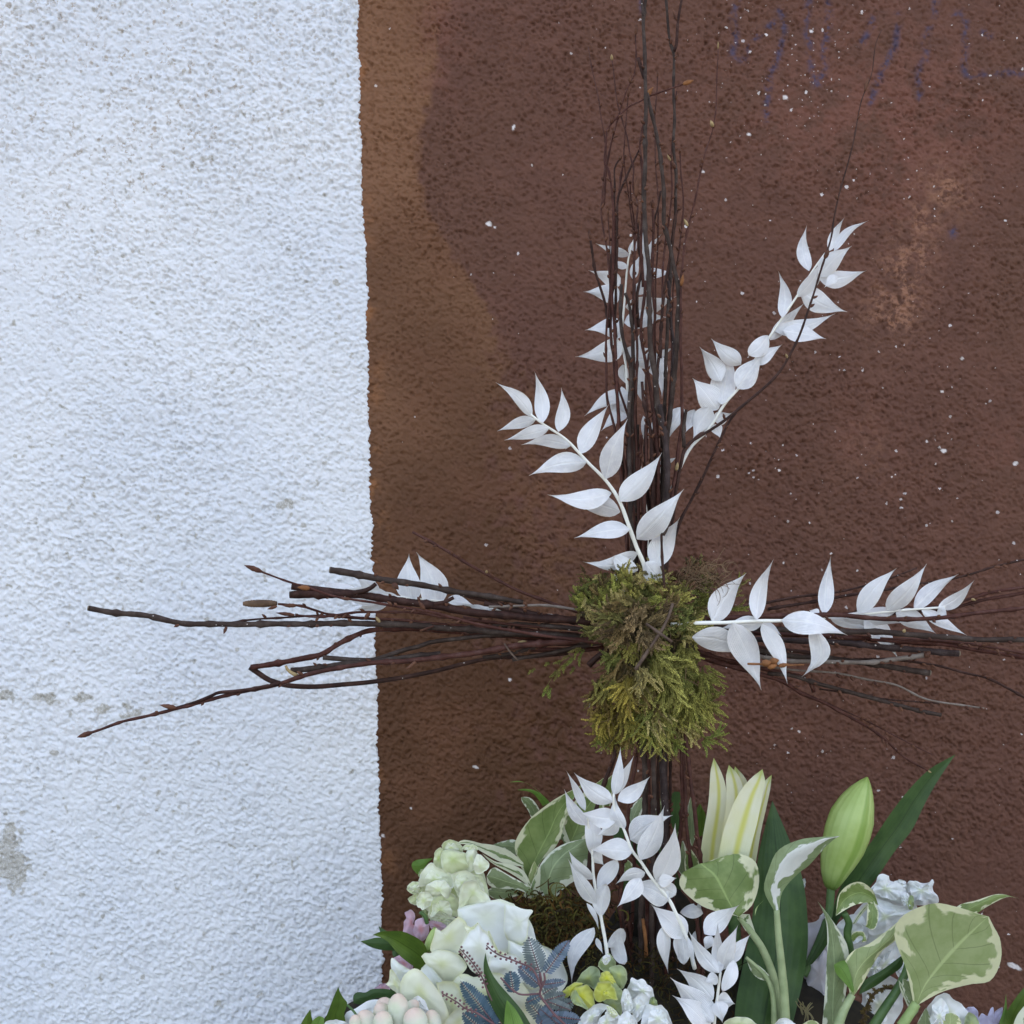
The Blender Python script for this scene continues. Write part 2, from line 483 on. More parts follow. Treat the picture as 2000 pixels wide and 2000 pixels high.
def build_wall():
    S = (D + WALL) / D
    def far(start, sign, upto):
        out, st, x = [], 4.0, start
        while abs(x - start) < upto:
            x += sign * st
            st *= 1.35
            out.append(x)
        return out
    step = 2.0
    ys = np.array(sorted(far(-250, -1, 2600)) + list(np.arange(-250, -50, 4.0)) + list(np.arange(-50, 2080, step)))
    wc = np.array(sorted(far(-1030, -1, 2600)) + list(np.arange(-1030, -790, 4.0)) + list(np.arange(-790, 0.1, step)))
    bc = np.array(list(np.arange(0, 1350, step)) + list(np.arange(1350, 1590, 4.0)) + far(1590, 1, 2600))
    wc[-1] = 0.0
    ny, nw, nb = len(ys), len(wc), len(bc)
    NX = nw + nb
    n1, n2 = field((ny, NX), .84, 1), field((ny, NX), 1.6, 2)
    pits = np.clip(-n1 - .45, 0, 1.7) + .55 * np.clip(-n2 - .8, 0, 1.4)
    bumps = .40 * np.tanh(1.2 * n2) + .22 * n1
    low = field((ny, NX), 14, 4)
    amp = 1 + .13 * field((ny, NX), 45, 9) + .14 * low
    H = (bumps - .66 * pits) * np.clip(amp, .45, 1.6) * .00125 + low * .0003 + .0008 * field((ny, NX), 60, 10)
    cc_ = np.concatenate([wc, bc])
    calm = np.where((cc_ < -1020) | (cc_ > 1580), 0.0, 1.0)[None, :] * np.where(ys < -240, 0.0, 1.0)[:, None]
    H = H * calm
    H[:, nw:] *= .85
    ek = np.array([-3000, 0, 150, 300, 600, 800, 1000, 1200, 1500, 1750, 1900, 2100, 5000.])
    ev = np.array([640, 700, 702, 704, 715, 718, 725, 731, 738, 743, 746, 750, 800.])
    jit = 1.5 * field((ny, 4), .7, 5)[:, 0] + .9 * field((ny, 4), 3, 7)[:, 0] + 1.2 * field((ny, 4), 12, 6)[:, 0]
    edge = np.interp(ys, ek, ev) + jit
    wall = thing("stucco_wall", "rough stucco wall painted white on the left and weathered brown on the right", "wall", (0, WALL, 0.47))
    def grid(name, cols, hpart, off, mat, attrs, lip):
        X = edge[:, None] + cols[None, :]
        # straighten away from the painted edge
        k = np.clip(np.abs(cols) / 60.0, 0, 1)[None, :]
        X = X - jit[:, None] * k
        Y = np.repeat(ys[:, None], len(cols), 1)
        dep = WALL - hpart - off
        if lip == 'R':
            X = np.concatenate([X, X[:, -1:] + 1.2], 1)
            Y = np.concatenate([Y, Y[:, -1:]], 1)
            dep = np.concatenate([dep, dep[:, -1:] + .0022], 1)
        nx = X.shape[1]
        xw = (X - 1000) * K * S
        zw = np.maximum(ZC - (Y - 1000) * K * S, 0.47)
        V = np.stack([xw, dep - WALL, zw - .47], -1).reshape(-1, 3)
        idx = np.arange(ny * nx).reshape(ny, nx)
        q = np.stack([idx[:-1, :-1], idx[1:, :-1], idx[1:, 1:], idx[:-1, 1:]], -1).reshape(-1, 4)
        me = bpy.data.meshes.new(name)
        me.vertices.add(len(V))
        me.vertices.foreach_set("co", V.astype(np.float32).ravel())
        me.loops.add(q.size)
        me.loops.foreach_set("vertex_index", q.astype(np.int32).ravel())
        me.polygons.add(len(q))
        me.polygons.foreach_set("loop_start", (np.arange(len(q)) * 4).astype(np.int32))
        me.polygons.foreach_set("use_smooth", np.ones(len(q), bool))
        me.update(calc_edges=True)
        for an, fn in attrs.items():
            a = me.attributes.new(an, 'FLOAT', 'POINT')
            a.data.foreach_set("value", np.clip(fn(X, Y), 0, 1).astype(np.float32).ravel())
        me.materials.append(mat)
        o = bpy.data.objects.new(name, me)
        C.objects.link(o)
        o.parent = wall
        return o
    def sm(x, a, b):
        t = np.clip((x - a) / (b - a), 0, 1)
        return t * t * (3 - 2 * t)
    def blob(X, Y, x, y, rx, ry, rot=0.0):
        c, s = math.cos(rot), math.sin(rot)
        dx, dy = X - x, Y - y
        return np.exp(-(((dx * c + dy * s) / rx) ** 2 + ((-dx * s + dy * c) / ry) ** 2))
    cache = {}
    def nz(X, sg, seed):
        k = (X.shape, sg, seed)
        if k not in cache:
            cache[k] = field(X.shape, sg, seed)
        return cache[k]
    def dirt(X, Y):
        m = .75 * blob(X, Y, 120, 40, 330, 330) + .5 * blob(X, Y, 480, 120, 280, 220) + .35 * blob(X, Y, 80, 480, 260, 260) + .35 * blob(X, Y, 330, 330, 150, 150) + .3 * blob(X, Y, 150, 1390, 200, 60) + .10
        return m * sm(nz(X, 2.0, 21), .0, 1.6)
    def stain(X, Y):
        m = 1.6 * blob(X, Y, 25, 1695, 32, 42) + 1.2 * blob(X, Y, 22, 1625, 22, 26)
        for x, y, r in ((10, 1358, 13), (100, 1363, 16), (70, 1362, 8), (165, 1362, 12), (152, 1366, 7), (203, 1383, 11), (242, 1398, 8), (270, 1394, 11), (108, 1470, 7), (248, 1380, 9), (660, 553, 9), (590, 1010, 26), (560, 985, 14)):
            m = m + (1.3 if r < 20 else .35) * blob(X, Y, x, y, r * 1.3, r * .8)
        return sm(m + .28 * nz(X, 1.6, 22), .55, .75)
    grid("white_section", wc, H[:, :nw], .0011, M["white"], {"dirt": dirt, "stain": stain}, 'R')
    bk = np.array([-3000, 0, 50, 150, 200, 270, 350, 420, 500, 560, 620, 690, 780, 900, 1100, 1400, 2100, 5000.])
    bv = np.array([875, 880, 858, 848, 836, 818, 816, 836, 882, 925, 965, 972, 1010, 1060, 1090, 1120, 1300, 1300.])
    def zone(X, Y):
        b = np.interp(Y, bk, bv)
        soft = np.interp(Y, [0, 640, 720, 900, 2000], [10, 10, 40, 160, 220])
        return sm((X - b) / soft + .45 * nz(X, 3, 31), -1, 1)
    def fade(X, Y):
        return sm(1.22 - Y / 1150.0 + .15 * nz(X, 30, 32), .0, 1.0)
    def red(X, Y):
        return .9 * blob(X, Y, 1620, 230, 220, 110) + .9 * blob(X, Y, 1860, 230, 130, 120) + .55 * blob(X, Y, 1700, 60, 160, 100) + .8 * blob(X, Y, 855, 60, 40, 160) + .7 * blob(X, Y, 1750, 420, 80, 120) + .5 * blob(X, Y, 1680, 850, 60, 80) + .5 * blob(X, Y, 1960, 880, 60, 90) + .4 * blob(X, Y, 1020, 1010, 120, 90)
    def tan(X, Y):
        return (.95 * blob(X, Y, 1775, 520, 42, 120, .28) + .75 * blob(X, Y, 1850, 370, 50, 60, .4) + .7 * blob(X, Y, 1740, 600, 55, 75) + .35 * blob(X, Y, 1690, 880, 50, 70) + .25 * blob(X, Y, 1450, 1400, 110, 60)) * (.8 + .35 * nz(X, 4, 33))
    def orange(X, Y):
        e = np.interp(Y, ek, ev)
        return np.exp(-((X - e) / 26.0) ** 2) * sm(nz(X, 12, 34), -.2, 1.2) * .8
    zz = Z(1350, 0, .3364)
    strokes = [zz(s) for s in (
        [(270, -20), (245, 100), (262, 230), (240, 310), (300, 345)], [(480, 130), (400, 190), (330, 270), (300, 340)],
        [(515, 60), (540, 120), (520, 280), (465, 430), (445, 560), (440, 690)],
        [(690, -10), (665, 150), (690, 250), (700, 380), (725, 490)], [(800, -10), (800, 130), (770, 300), (775, 400), (735, 490)],
        [(1050, 110), (1045, 160), (990, 250)], [(1200, 90), (1190, 250), (1150, 330), (1085, 470), (1040, 590)],
        [(1420, -10), (1410, 90), (1360, 220), (1370, 320), (1325, 400), (1330, 575)],
        [(1530, 80), (1585, 80), (1592, 250), (1600, 430), (1760, 420), (2050, 430)], [(1700, 190), (1730, 205)])]
    def blue(X, Y):
        m = np.zeros_like(X)
        for s in strokes:
            p = crom(s, 26)
            for a in p:
                m = np.maximum(m, np.exp(-(((X - a[0]) ** 2 + (Y - a[1]) ** 2) / 46.0)))
        m = m * sm(nz(X, 1.8, 35), -1.6, .4)
        return m * .85 + blob(X, Y, 1863, 453, 8, 10) + .8 * blob(X, Y, 1252, 8, 4, 16)
    def chip(X, Y):
        m = .018 + .10 * sm(X, 1050, 1400) * (sm(Y, 1900, 500) * .5 + .5)
        m = m * (.55 + .5 * nz(X, 22, 36))
        m = m + .55 * blob(X, Y, 1580, 190, 60, 50) + .35 * blob(X, Y, 1600, 80, 60, 90) + .3 * blob(X, Y, 1470, 70, 70, 90) + .25 * blob(X, Y, 1840, 880, 50, 50) + .22 * blob(X, Y, 1610, 1440, 90, 60) + .2 * blob(X, Y, 1700, 330, 80, 60)
        return m * sm(X, 900, 1000) + .008
    def flake(X, Y):
        m = 0
        for x, y, rx, ry, r in ((955, 436, 7, 5, 0), (967, 443, 3, 3, 0), (927, 1497, 4, 3, 0), (933, 1500, 3, 2, 0), (803, 1579, 3, 2, 0), (748, 1632, 3, 3, 0), (1979, 1886, 15, 6, .45), (1985, 905, 5, 4, 0), (1842, 880, 7, 4, 0), (1534, 189, 6, 5, 0), (1463, 262, 5, 3, 0), (1003, 248, 3, 6, .4), (1373, 335, 3, 3, 0), (996, 1328, 3, 3, 0), (1585, 60, 4, 3, 0), (1880, 700, 4, 3, 0), (1840, 765, 4, 3, 0)):
            m = m + 1.5 * blob(X, Y, x, y, rx, ry, r)
        return sm(m + .12 * nz(X, 1.0, 37), .55, .8)
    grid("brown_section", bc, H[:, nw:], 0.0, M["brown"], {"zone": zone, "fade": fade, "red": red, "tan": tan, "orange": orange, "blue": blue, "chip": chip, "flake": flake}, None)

build_wall()
gv = [(-6, -8, .47), (6, -8, .47), (6, WALL + .004, .47), (-6, WALL + .004, .47)]
g = add("unseen_ground", gv, [(0, 1, 2, 3)], M["ground"], smooth=False)  # unseen ground below the frame, added to bounce light and carry the mound
g["kind"] = "structure"

# ------------------------------------------------------------------ twigs
def bud_mesh(a, b, w, n=7):
    """a, b = (x, y, d); pointed scaly bud"""
    t = np.linspace(0, 1, 9)
    p = PV([[a[0] + (b[0] - a[0]) * s, a[1] + (b[1] - a[1]) * s, a[2] + (b[2] - a[2]) * s] for s in t])
    prof = np.array([.42, .72, .95, .88, 1.0, .8, .62, .34, .04])
    return tube(p, prof * w * .5 * K, n)

def add_bud(parent, a, b, w, mat="bud"):
    v, f = bud_mesh(a, b, w)
    return add("bud", v, f, M[mat], parent)

cross = thing("twig_cross", "tall cross of bundled bare birch twigs standing in front of the stucco wall", "cross", P(1262, 1265, 0.0))

def twig(pts, w0, w1, d0=None, d1=None, mat="dark", buds=(), nodes=True, tip=False, parent=None, name="twig", wob=1.0):
    if d0 is None:
        d0 = random.uniform(-.016, .018)
    if d1 is None:
        d1 = d0 + random.uniform(-.006, .006)
    L = sum(math.dist(pts[i], pts[i + 1]) for i in range(len(pts) - 1))
    n = max(6, int(L / 9))
    xy = crom(pts, n)
    t = np.linspace(0, 1, n)
    if parent is None:
        w0, w1 = w0 * .94, w1 * .9
        if mat == "dark" and random.random() < .38:
            mat = "red"
    ph = random.uniform(0, 99)
    xy[:, 0] += wob * .55 * np.sin(t * L / 17 + ph)
    xy[:, 1] += wob * .55 * np.cos(t * L / 21 + ph * 1.7)
    d = d0 + (d1 - d0) * t + .0015 * np.sin(t * L / 60 + ph)
    r = (w0 + (w1 - w0) * t) * .5 * (1 + .07 * np.sin(t * L / 8 + ph) + .05 * np.sin(t * L / 3.7 + 2 * ph))
    if nodes:
        k = 30 + random.uniform(0, 30)
        while k < L:
            r = r * (1 + random.uniform(.22, .6) * np.exp(-((t * L - k) / 5.0) ** 2))
            k += random.uniform(55, 110)
    if tip:
        r[0] *= .35
    v, f = tube(PV(np.column_stack([xy, d])), r * K, 8)
    o = add(name, v, f, M[mat], parent or cross)
    if parent is None and L > 220 and nodes:
        buds = list(buds) + [(random.uniform(.08, .62), random.uniform(7, 13), random.uniform(4.5, 7), random.choice([-1, 1]) * random.uniform(.35, .9)) for _ in range(5)]
    for b in buds:          # (t along, length, width, angle offset, material)
        tt, ln, bw, ang = b[:4]
        i = min(n - 2, int(tt * (n - 1)))
        dx, dy = xy[i] - xy[i + 1]
        a0 = math.atan2(dy, dx) + ang
        rr = r[i] * .7
        s = (xy[i][0] + math.cos(a0) * rr * (1 if ang else 0), xy[i][1] + math.sin(a0) * rr * (1 if ang else 0), d[i] - .001)
        e = (s[0] + math.cos(a0) * ln, s[1] + math.sin(a0) * ln, d[i] - .003)
        add_bud(o, s, e, bw, b[4] if len(b) > 4 else "bud")
    return o

def branch_on(o, pts, w0, w1, d, mat):
    """short fork that is a piece of twig o"""
    n = max(5, int(sum(math.dist(pts[i], pts[i + 1]) for i in range(len(pts) - 1)) / 6))
    xy = crom(pts, n)
    t = np.linspace(0, 1, n)
    v, f = tube(PV(np.column_stack([xy, np.full(n, d)])), (w0 + (w1 - w0) * t) * .5 * K, 7)
    return add("side_branch", v, f, M[mat], o)

# upright bundle, tips up
v1 = twig([(1262, -20), (1258, 28), (1257, 40), (1259, 109), (1261, 163), (1261, 233), (1260, 300), (1259, 353), (1258, 381), (1259, 435), (1263, 482), (1267, 528), (1268, 591), (1270, 669), (1275, 707), (1280, 738), (1283, 777), (1290, 824), (1299, 859), (1302, 898), (1302, 944), (1297, 1020), (1288, 1160)], 6.5, 14, -.012, -.012, "grey")
branch_on(v1, [(1246, 113), (1253, 135), (1259, 153)], 7, 8, -.011, "dark")
branch_on(v1, [(1252, -20), (1255, 15), (1257, 32)], 4, 6, -.011, "grey")
add_bud(v1, (1261, 365, -.018), (1265, 372, -.019), 9)
twig([(1264, 182), (1267, 195), (1279, 248), (1285, 280), (1291, 311), (1295, 358), (1297, 404), (1297, 435), (1302, 458), (1310, 490), (1316, 521), (1323, 548), (1325, 590), (1323, 640), (1320, 700), (1316, 746), (1310, 793), (1305, 840), (1298, 930), (1285, 1130)], 7, 12, -.010, .004, "grey", [(.11, 10, 9, 1.9)])
twig([(1262, 205), (1256, 248), (1250, 285), (1252, 310), (1255, 352), (1256, 400), (1252, 470), (1256, 560)], 4, 7, .002, .004, "dark", [(.22, 9, 6, 1.2)])
v5 = twig([(1299, -20), (1304, 39), (1310, 87), (1315, 101), (1316, 140), (1316, 186), (1317, 233), (1316, 290), (1320, 342), (1320, 389), (1319, 420), (1315, 451), (1311, 490), (1308, 560), (1303, 650), (1298, 800), (1292, 1130)], 5, 9, .006, .008, "grey", [(.10, 14, 7, .5), (.31, 16, 8, -.35), (.34, 14, 7, .45)])
branch_on(v5, [(1335, -20), (1324, 43), (1321, 87), (1317, 100)], 4.5, 6, .006, "dark")
add_bud(v5, (1322, 40, .004), (1313, 16, .004), 7, "bud")
twig([(1321, 178), (1316, 248), (1311, 300), (1312, 358), (1310, 404), (1305, 443), (1298, 482), (1295, 528), (1293, 600), (1290, 700)], 3, 5, .008, .004, "red", [(.04, 12, 5, .3), (.28, 14, 5, -.5, "tanbud"), (.42, 9, 5, .7)])
twig([(1402, 95), (1402, 115), (1399, 186), (1397, 225), (1392, 256), (1378, 295), (1369, 334), (1361, 376), (1352, 412), (1338, 474), (1333, 513), (1330, 580), (1330, 684), (1332, 762), (1332, 820), (1326, 867), (1321, 913), (1313, 960), (1304, 1050), (1296, 1130)], 1.8, 9, -.004, -.010, "red", [(.005, 14, 4, 0, "tanbud"), (.155, 14, 8, -.6, "tanbud"), (.345, 17, 7, -.75, "tanbud"), (.46, 24, 8, .15, "orangebud"), (.80, 17, 8, .05, "tanbud")])
v8 = twig([(1722, 58), (1711, 84), (1703, 141), (1685, 190), (1675, 233), (1659, 311), (1640, 373), (1628, 435), (1624, 460), (1608, 514), (1595, 555), (1585, 586), (1567, 641), (1546, 687), (1523, 726), (1481, 767), (1435, 806), (1391, 837), (1341, 872), (1330, 905), (1322, 950), (1308, 1050), (1298, 1140)], 1.2, 8.5, .002, -.008, "dark", [(.11, 30, 7, -.12), (.385, 20, 10, .1), (.56, 9, 5, -.9, "tanbud"), (.70, 12, 6, -1.2)])
branch_on(v8, [(1340, 800), (1335, 840), (1336, 874)], 6, 8, -.008, "grey")
twig([(1438, 806), (1425, 822), (1410, 851), (1378, 921), (1347, 983), (1330, 1014), (1306, 1090)], 5, 6.5, .006, .004, "dark")
twig([(1149, 92), (1152, 110), (1161, 155), (1169, 194), (1175, 233), (1180, 264), (1184, 303), (1181, 334), (1177, 373), (1174, 412), (1178, 443), (1183, 474), (1187, 505), (1192, 560), (1187, 607), (1184, 669), (1184, 731), (1187, 785), (1195, 816), (1203, 850), (1213, 930), (1228, 1080)], 2, 7, .000, .004, "dark", [(.33, 13, 6, .4)])
twig([(1334, 165), (1298, 177), (1264, 189), (1253, 197), (1231, 207), (1211, 224), (1197, 238), (1187, 252), (1184, 280), (1180, 320), (1186, 327), (1194, 361), (1197, 389), (1198, 435), (1197, 513), (1195, 580), (1200, 640), (1203, 700), (1205, 762), (1208, 808), (1209, 870), (1216, 960), (1228, 1100)], 3, 9, -.004, .002, "red", [(.0, 22, 10, 0, "orangebud"), (.088, 30, 10, -.35, "orangebud"), (.16, 15, 8, -.4)])
twig([(1241, 70), (1243, 109), (1240, 137), (1236, 152), (1226, 171), (1220, 189), (1211, 217), (1198, 261), (1190, 300), (1183, 340), (1180, 400)], 2.6, 5, .001, .006, "dark", [(0, 22, 8, .1), (.30, 10, 6, .35)])
twig([(1195, 118), (1197, 132), (1203, 179), (1208, 210), (1217, 241), (1226, 272), (1232, 308), (1237, 327), (1236, 365), (1243, 386), (1246, 404), (1242, 440), (1239, 500), (1239, 560), (1242, 638), (1245, 700), (1243, 746), (1240, 793), (1242, 860), (1247, 1000), (1250, 1140)], 2.4, 8, .003, -.002, "red", [(0, 12, 6, .1, "tanbud"), (.27, 42, 10, .25, "bud")])
twig([(1248, 294), (1236, 319), (1223, 347), (1211, 373), (1206, 389), (1206, 420), (1205, 482), (1203, 560), (1201, 640), (1205, 760), (1213, 880), (1224, 1060)], 4, 8, .004, .010, "dark")
twig([(1220, 310), (1215, 334), (1209, 373), (1203, 420), (1201, 480), (1199, 560), (1192, 591), (1194, 669), (1200, 707), (1208, 754), (1219, 790), (1229, 824), (1236, 880), (1240, 1080)], 4, 6, .010, .000, "dark", [(0, 9, 6, 0)])
twig([(1208, 313), (1200, 327), (1201, 358), (1200, 404), (1197, 466), (1194, 528), (1198, 600), (1204, 660)], 3.5, 5, .012, .012, "dark", [(0, 12, 7, 0)])
twig([(1231, 361), (1232, 389), (1237, 420), (1240, 443), (1239, 497), (1237, 580), (1236, 653), (1234, 720), (1233, 790)], 3, 6, .013, .010, "dark", [(0, 8, 6, .1)])
twig([(1153, 470), (1161, 521), (1172, 560), (1183, 600), (1190, 640)], 5, 6, -.006, .006, "dark", [(0, 20, 7, .05)])
twig([(1245, 436), (1250, 497), (1254, 520), (1245, 575), (1247, 640)], 5, 7, .006, .006, "dark")
twig([(1274, 408), (1276, 430), (1277, 451), (1274, 497), (1276, 580), (1279, 614), (1276, 653), (1277, 700), (1280, 800)], 5, 7, .004, .008, "red", [(0, 20, 8, .1), (.3, 10, 7, -.8)])
twig([(1290, 373), (1285, 404), (1278, 435), (1276, 480)], 3.5, 4, .009, .009, "dark")
v21 = twig([(1324, 412), (1318, 428), (1312, 482), (1305, 528), (1298, 560), (1293, 622), (1288, 684), (1284, 730), (1280, 830), (1276, 960)], 5, 8, -.002, .006, "dark", [(0.0, 10, 9, .25)])
twig([(1214, 556), (1212, 622), (1215, 653), (1223, 684), (1231, 715), (1231, 762), (1229, 808), (1229, 870), (1232, 1000), (1236, 1130)], 7, 10, -.006, -.004, "grey")
twig([(1220, 572), (1228, 592), (1233, 620), (1236, 660), (1235, 730), (1236, 830), (1240, 960), (1243, 1130)], 6, 11, .000, .002, "grey", [(.05, 14, 6, .9)])
twig([(1262, 548), (1257, 590), (1253, 622), (1254, 669), (1262, 715), (1270, 754), (1274, 793), (1279, 840), (1285, 900), (1285, 1000), (1276, 1130)], 6, 9, -.003, -.004, "dark")
twig([(1305, 548), (1310, 622), (1315, 669), (1315, 715), (1312, 777), (1305, 824), (1301, 890), (1290, 1060)], 6, 9, .006, .006, "lent")
twig([(1254, 745), (1259, 793), (1270, 840), (1273, 870), (1276, 960), (1270, 1130)], 6, 11, -.009, -.004, "dark")
twig([(1267, 690), (1262, 746), (1263, 808), (1262, 900), (1258, 1000), (1256, 1140)], 5, 9, -.002, -.008, "red")
twig([(1288, 790), (1300, 860), (1304, 940), (1300, 1040), (1292, 1140)], 10, 13, -.016, -.014, "lent")
for x0, x1, m, w in ((1234, 1250, "dark", 9), (1244, 1246, "grey", 10), (1252, 1262, "red", 8), (1262, 1268, "dark", 11), (1272, 1276, "dark", 9), (1284, 1284, "red", 8), (1292, 1286, "grey", 9), (1226, 1240, "red", 7)):
    y0 = random.uniform(790, 860)
    twig([(x0, y0), (x0 + random.uniform(-3, 3), 930), (x1 + random.uniform(-4, 4), 1030), (x1, 1150)], w * .8, w, random.uniform(-.006, .016), None, m)
twig([(1291, 1035), (1292, 1060), (1295, 1110), (1297, 1150)], 5, 6, -.046, -.044, "dark", [(0, 34, 11, 0)])
twig([(1306, 1022), (1300, 1035), (1294, 1045)], 9, 9, -.043, -.044, "grey")

# thin reddish shoots filling the upper half of the bundle
for x0, y0, x1, sway in ((1227, 190, 1246, -8), (1284, 150, 1280, -5), (1328, 300, 1296, 6), (1188, 420, 1226, 5)):
    twig([(x0, y0), (x0 + sway, y0 + 120), (x0 + (x1 - x0) * .3 - sway * .6, y0 + 270), (x0 + (x1 - x0) * .6 + sway * .3, y0 + 430), (x1, 960), (x1 + random.uniform(-4, 4), 1120)], random.uniform(1.8, 3.0), random.uniform(4.5, 7), random.uniform(-.006, .018), None, random.choice(["red", "red", "dark"]), [(0, random.uniform(10, 18), random.uniform(5, 7), 0), (random.uniform(.1, .25), 12, 6, random.choice([-.6, .6]))])

# lower bundle, down into the flowers
for pts, w0, w1, d0, d1, m in (
    ([(1232, 1300), (1212, 1420), (1201, 1474), (1182, 1526), (1160, 1600), (1150, 1700)], 8, 10, -.004, .006, "dark"),
    ([(1252, 1360), (1249, 1435), (1243, 1482), (1235, 1526), (1226, 1600), (1212, 1762), (1222, 1855), (1250, 1920), (1262, 2000)], 7, 9, .004, -.004, "dark"),
    ([(1252, 1340), (1255, 1430), (1259, 1498), (1260, 1575), (1256, 1700), (1252, 1850), (1260, 2030)], 11, 13, -.010, -.010, "grey"),
    ([(1276, 1340), (1276, 1435), (1277, 1575), (1273, 1700), (1273, 1850), (1274, 2030)], 9, 12, -.014, -.014, "grey"),
    ([(1290, 1340), (1294, 1450), (1297, 1530), (1299, 1637), (1292, 1780), (1285, 1900), (1280, 2030)], 16, 18, -.006, -.004, "lent"),
    ([(1305, 1340), (1310, 1466), (1308, 1560), (1305, 1700), (1300, 1850), (1300, 2030)], 6, 9, .006, .004, "dark"),
    ([(1324, 1340), (1331, 1466), (1333, 1544), (1330, 1622), (1320, 1684), (1306, 1780), (1300, 1920), (1298, 2030)], 8, 11, -.004, -.012, "red"),
    ([(1330, 1340), (1341, 1459), (1350, 1529), (1359, 1606), (1370, 1700), (1374, 1778), (1374, 1850), (1366, 1980)], 8, 9.5, -.010, -.026, "dark"),
    ([(1334, 1440), (1339, 1544), (1342, 1622), (1353, 1720), (1360, 1778), (1365, 1840), (1363, 1910), (1355, 2030)], 6, 10, -.006, -.030, "red"),
    ([(1225, 1780), (1235, 1880), (1240, 2030)], 8, 12, .0, .0, "dark"),
    ([(1268, 1340), (1266, 1450), (1268, 1600), (1264, 1760), (1258, 2030)], 8, 10, .004, .002, "dark"),
    ([(1285, 1430), (1285, 1600), (1280, 1800), (1290, 2030)], 7, 12, .008, .006, "dark"),
    ([(1312, 1720), (1316, 1850), (1322, 2030)], 10, 14, -.004, -.002, "dark"),
    ([(1205, 1690), (1218, 1800), (1238, 1890), (1262, 1950)], 7, 9, .000, -.006, "dark"),
    ([(1240, 1600), (1238, 1700), (1232, 1850)], 7, 8, .012, .012, "dark"),
):
    twig(pts, w0, w1, d0, d1, m)
twig([(1256, 1795), (1260, 1830), (1262, 1870)], 7, 8, -.017, -.017, "orangebud", nodes=False)

# left arm
h1 = twig([(174, 1188), (227, 1197), (287, 1203), (354, 1217), (372, 1219), (462, 1219), (540, 1219), (631, 1218), (722, 1218), (800, 1221), (852, 1225), (907, 1229), (961, 1234), (1034, 1238), (1124, 1243), (1200, 1246)], 12, 14, -.014, -.006, "grey", [(.27, 17, 7, -1.2), (.56, 15, 7, .9, "tanbud")])
def cut_end(o, x, y, d, w, ang):
    a = math.radians(ang)
    v, f = tube(PV([[x, y, d], [x - math.cos(a) * 1.6, y - math.sin(a) * 1.6, d]]), np.array([w * .5, w * .46]) * K, 10)
    add("cut_face", v, f, M["cut"], o)
cut_end(h1, 173.5, 1188, -.014, 11, 8)
twig([(511, 1117), (570, 1138), (604, 1149), (640, 1161), (685, 1170), (740, 1179), (800, 1188), (834, 1194), (889, 1208), (961, 1225), (1034, 1237), (1124, 1250), (1200, 1258)], 4, 8, -.030, -.026, "red", [(0, 37, 11, 0), (.155, 24, 11, -.25, "orangebud"), (.26, 20, 7, -.06), (.475, 22, 8, .75)])
h3 = twig([(566, 1162), (631, 1161), (685, 1160), (740, 1168), (800, 1176), (834, 1181), (925, 1196), (997, 1203), (1079, 1209), (1180, 1216)], 16, 17, -.018, -.014, "dark", [(.5, 10, 7, .9)])
branch_on(h3, [(570, 1145), (600, 1149), (650, 1155), (700, 1160)], 14, 13, -.016, "dark")
branch_on(h3, [(734, 1140), (726, 1147), (714, 1153), (690, 1158)], 8, 11, -.019, "dark")
branch_on(h3, [(886, 1167), (880, 1170), (868, 1176), (846, 1180)], 7, 9, -.019, "dark")
h4 = twig([(646, 1113), (722, 1127), (790, 1138), (834, 1145), (907, 1158), (979, 1169), (1021, 1176)], 15, 11, .004, .000, "grey", [(.34, 18, 12, -2.4, "bud")])
cut_end(h4, 645, 1113, .004, 13, 8)
h5 = twig([(543, 1180), (588, 1183), (613, 1191), (646, 1201), (700, 1206), (800, 1213), (900, 1222), (1000, 1230), (1130, 1238)], 5, 7, -.008, -.004, "dark", [(.07, 27, 9, -.15), (.17, 15, 8, -.95)])
t_ = np.linspace(0, 1, 26)
cv, cf = tube(PV(np.column_stack([541 - 66 * t_, 1178.5 + .5 * t_, np.full(26, -.008)])), np.clip(np.sin(np.clip(t_ * .92 + .04, 0, 1) * math.pi) ** .33, .2, 1) * (1 + .06 * np.cos(t_ * 75)) * 7.6 * K, 12)
add("catkin", cv, cf, M["catkin"], h5)
add_bud(h5, (541, 1184, -.010), (522, 1190, -.011), 7)
twig([(577, 1202), (631, 1204), (704, 1196), (800, 1196), (852, 1203), (943, 1214), (1124, 1230), (1190, 1234)], 5, 6, -.011, -.010, "red", [(0, 37, 8, .05), (.25, 18, 9, -.9)])
twig([(438, 1217), (490, 1211), (540, 1207), (600, 1203), (660, 1205), (740, 1210), (900, 1228)], 4, 6, -.005, -.002, "dark")
h8 = twig([(490, 1304), (513, 1300), (577, 1289), (624, 1280), (637, 1274), (658, 1259), (685, 1245), (718, 1233), (758, 1229), (800, 1228), (860, 1232), (960, 1241), (1100, 1250), (1190, 1254)], 12, 8, -.004, .002, "dark", [(.33, 6, 5, -1.0)])
branch_on(h8, [(631, 1284), (667, 1287), (700, 1289), (731, 1288), (794, 1268), (816, 1263), (843, 1254), (889, 1248), (961, 1241), (1034, 1241), (1120, 1246)], 10, 7, -.006, "grey")
branch_on(h8, [(488, 1303), (504, 1314), (522, 1326), (540, 1333), (566, 1339), (613, 1341), (667, 1337), (722, 1332), (780, 1324), (852, 1310), (907, 1296), (961, 1285), (1034, 1283), (1110, 1276)], 11, 7, .000, "dark")
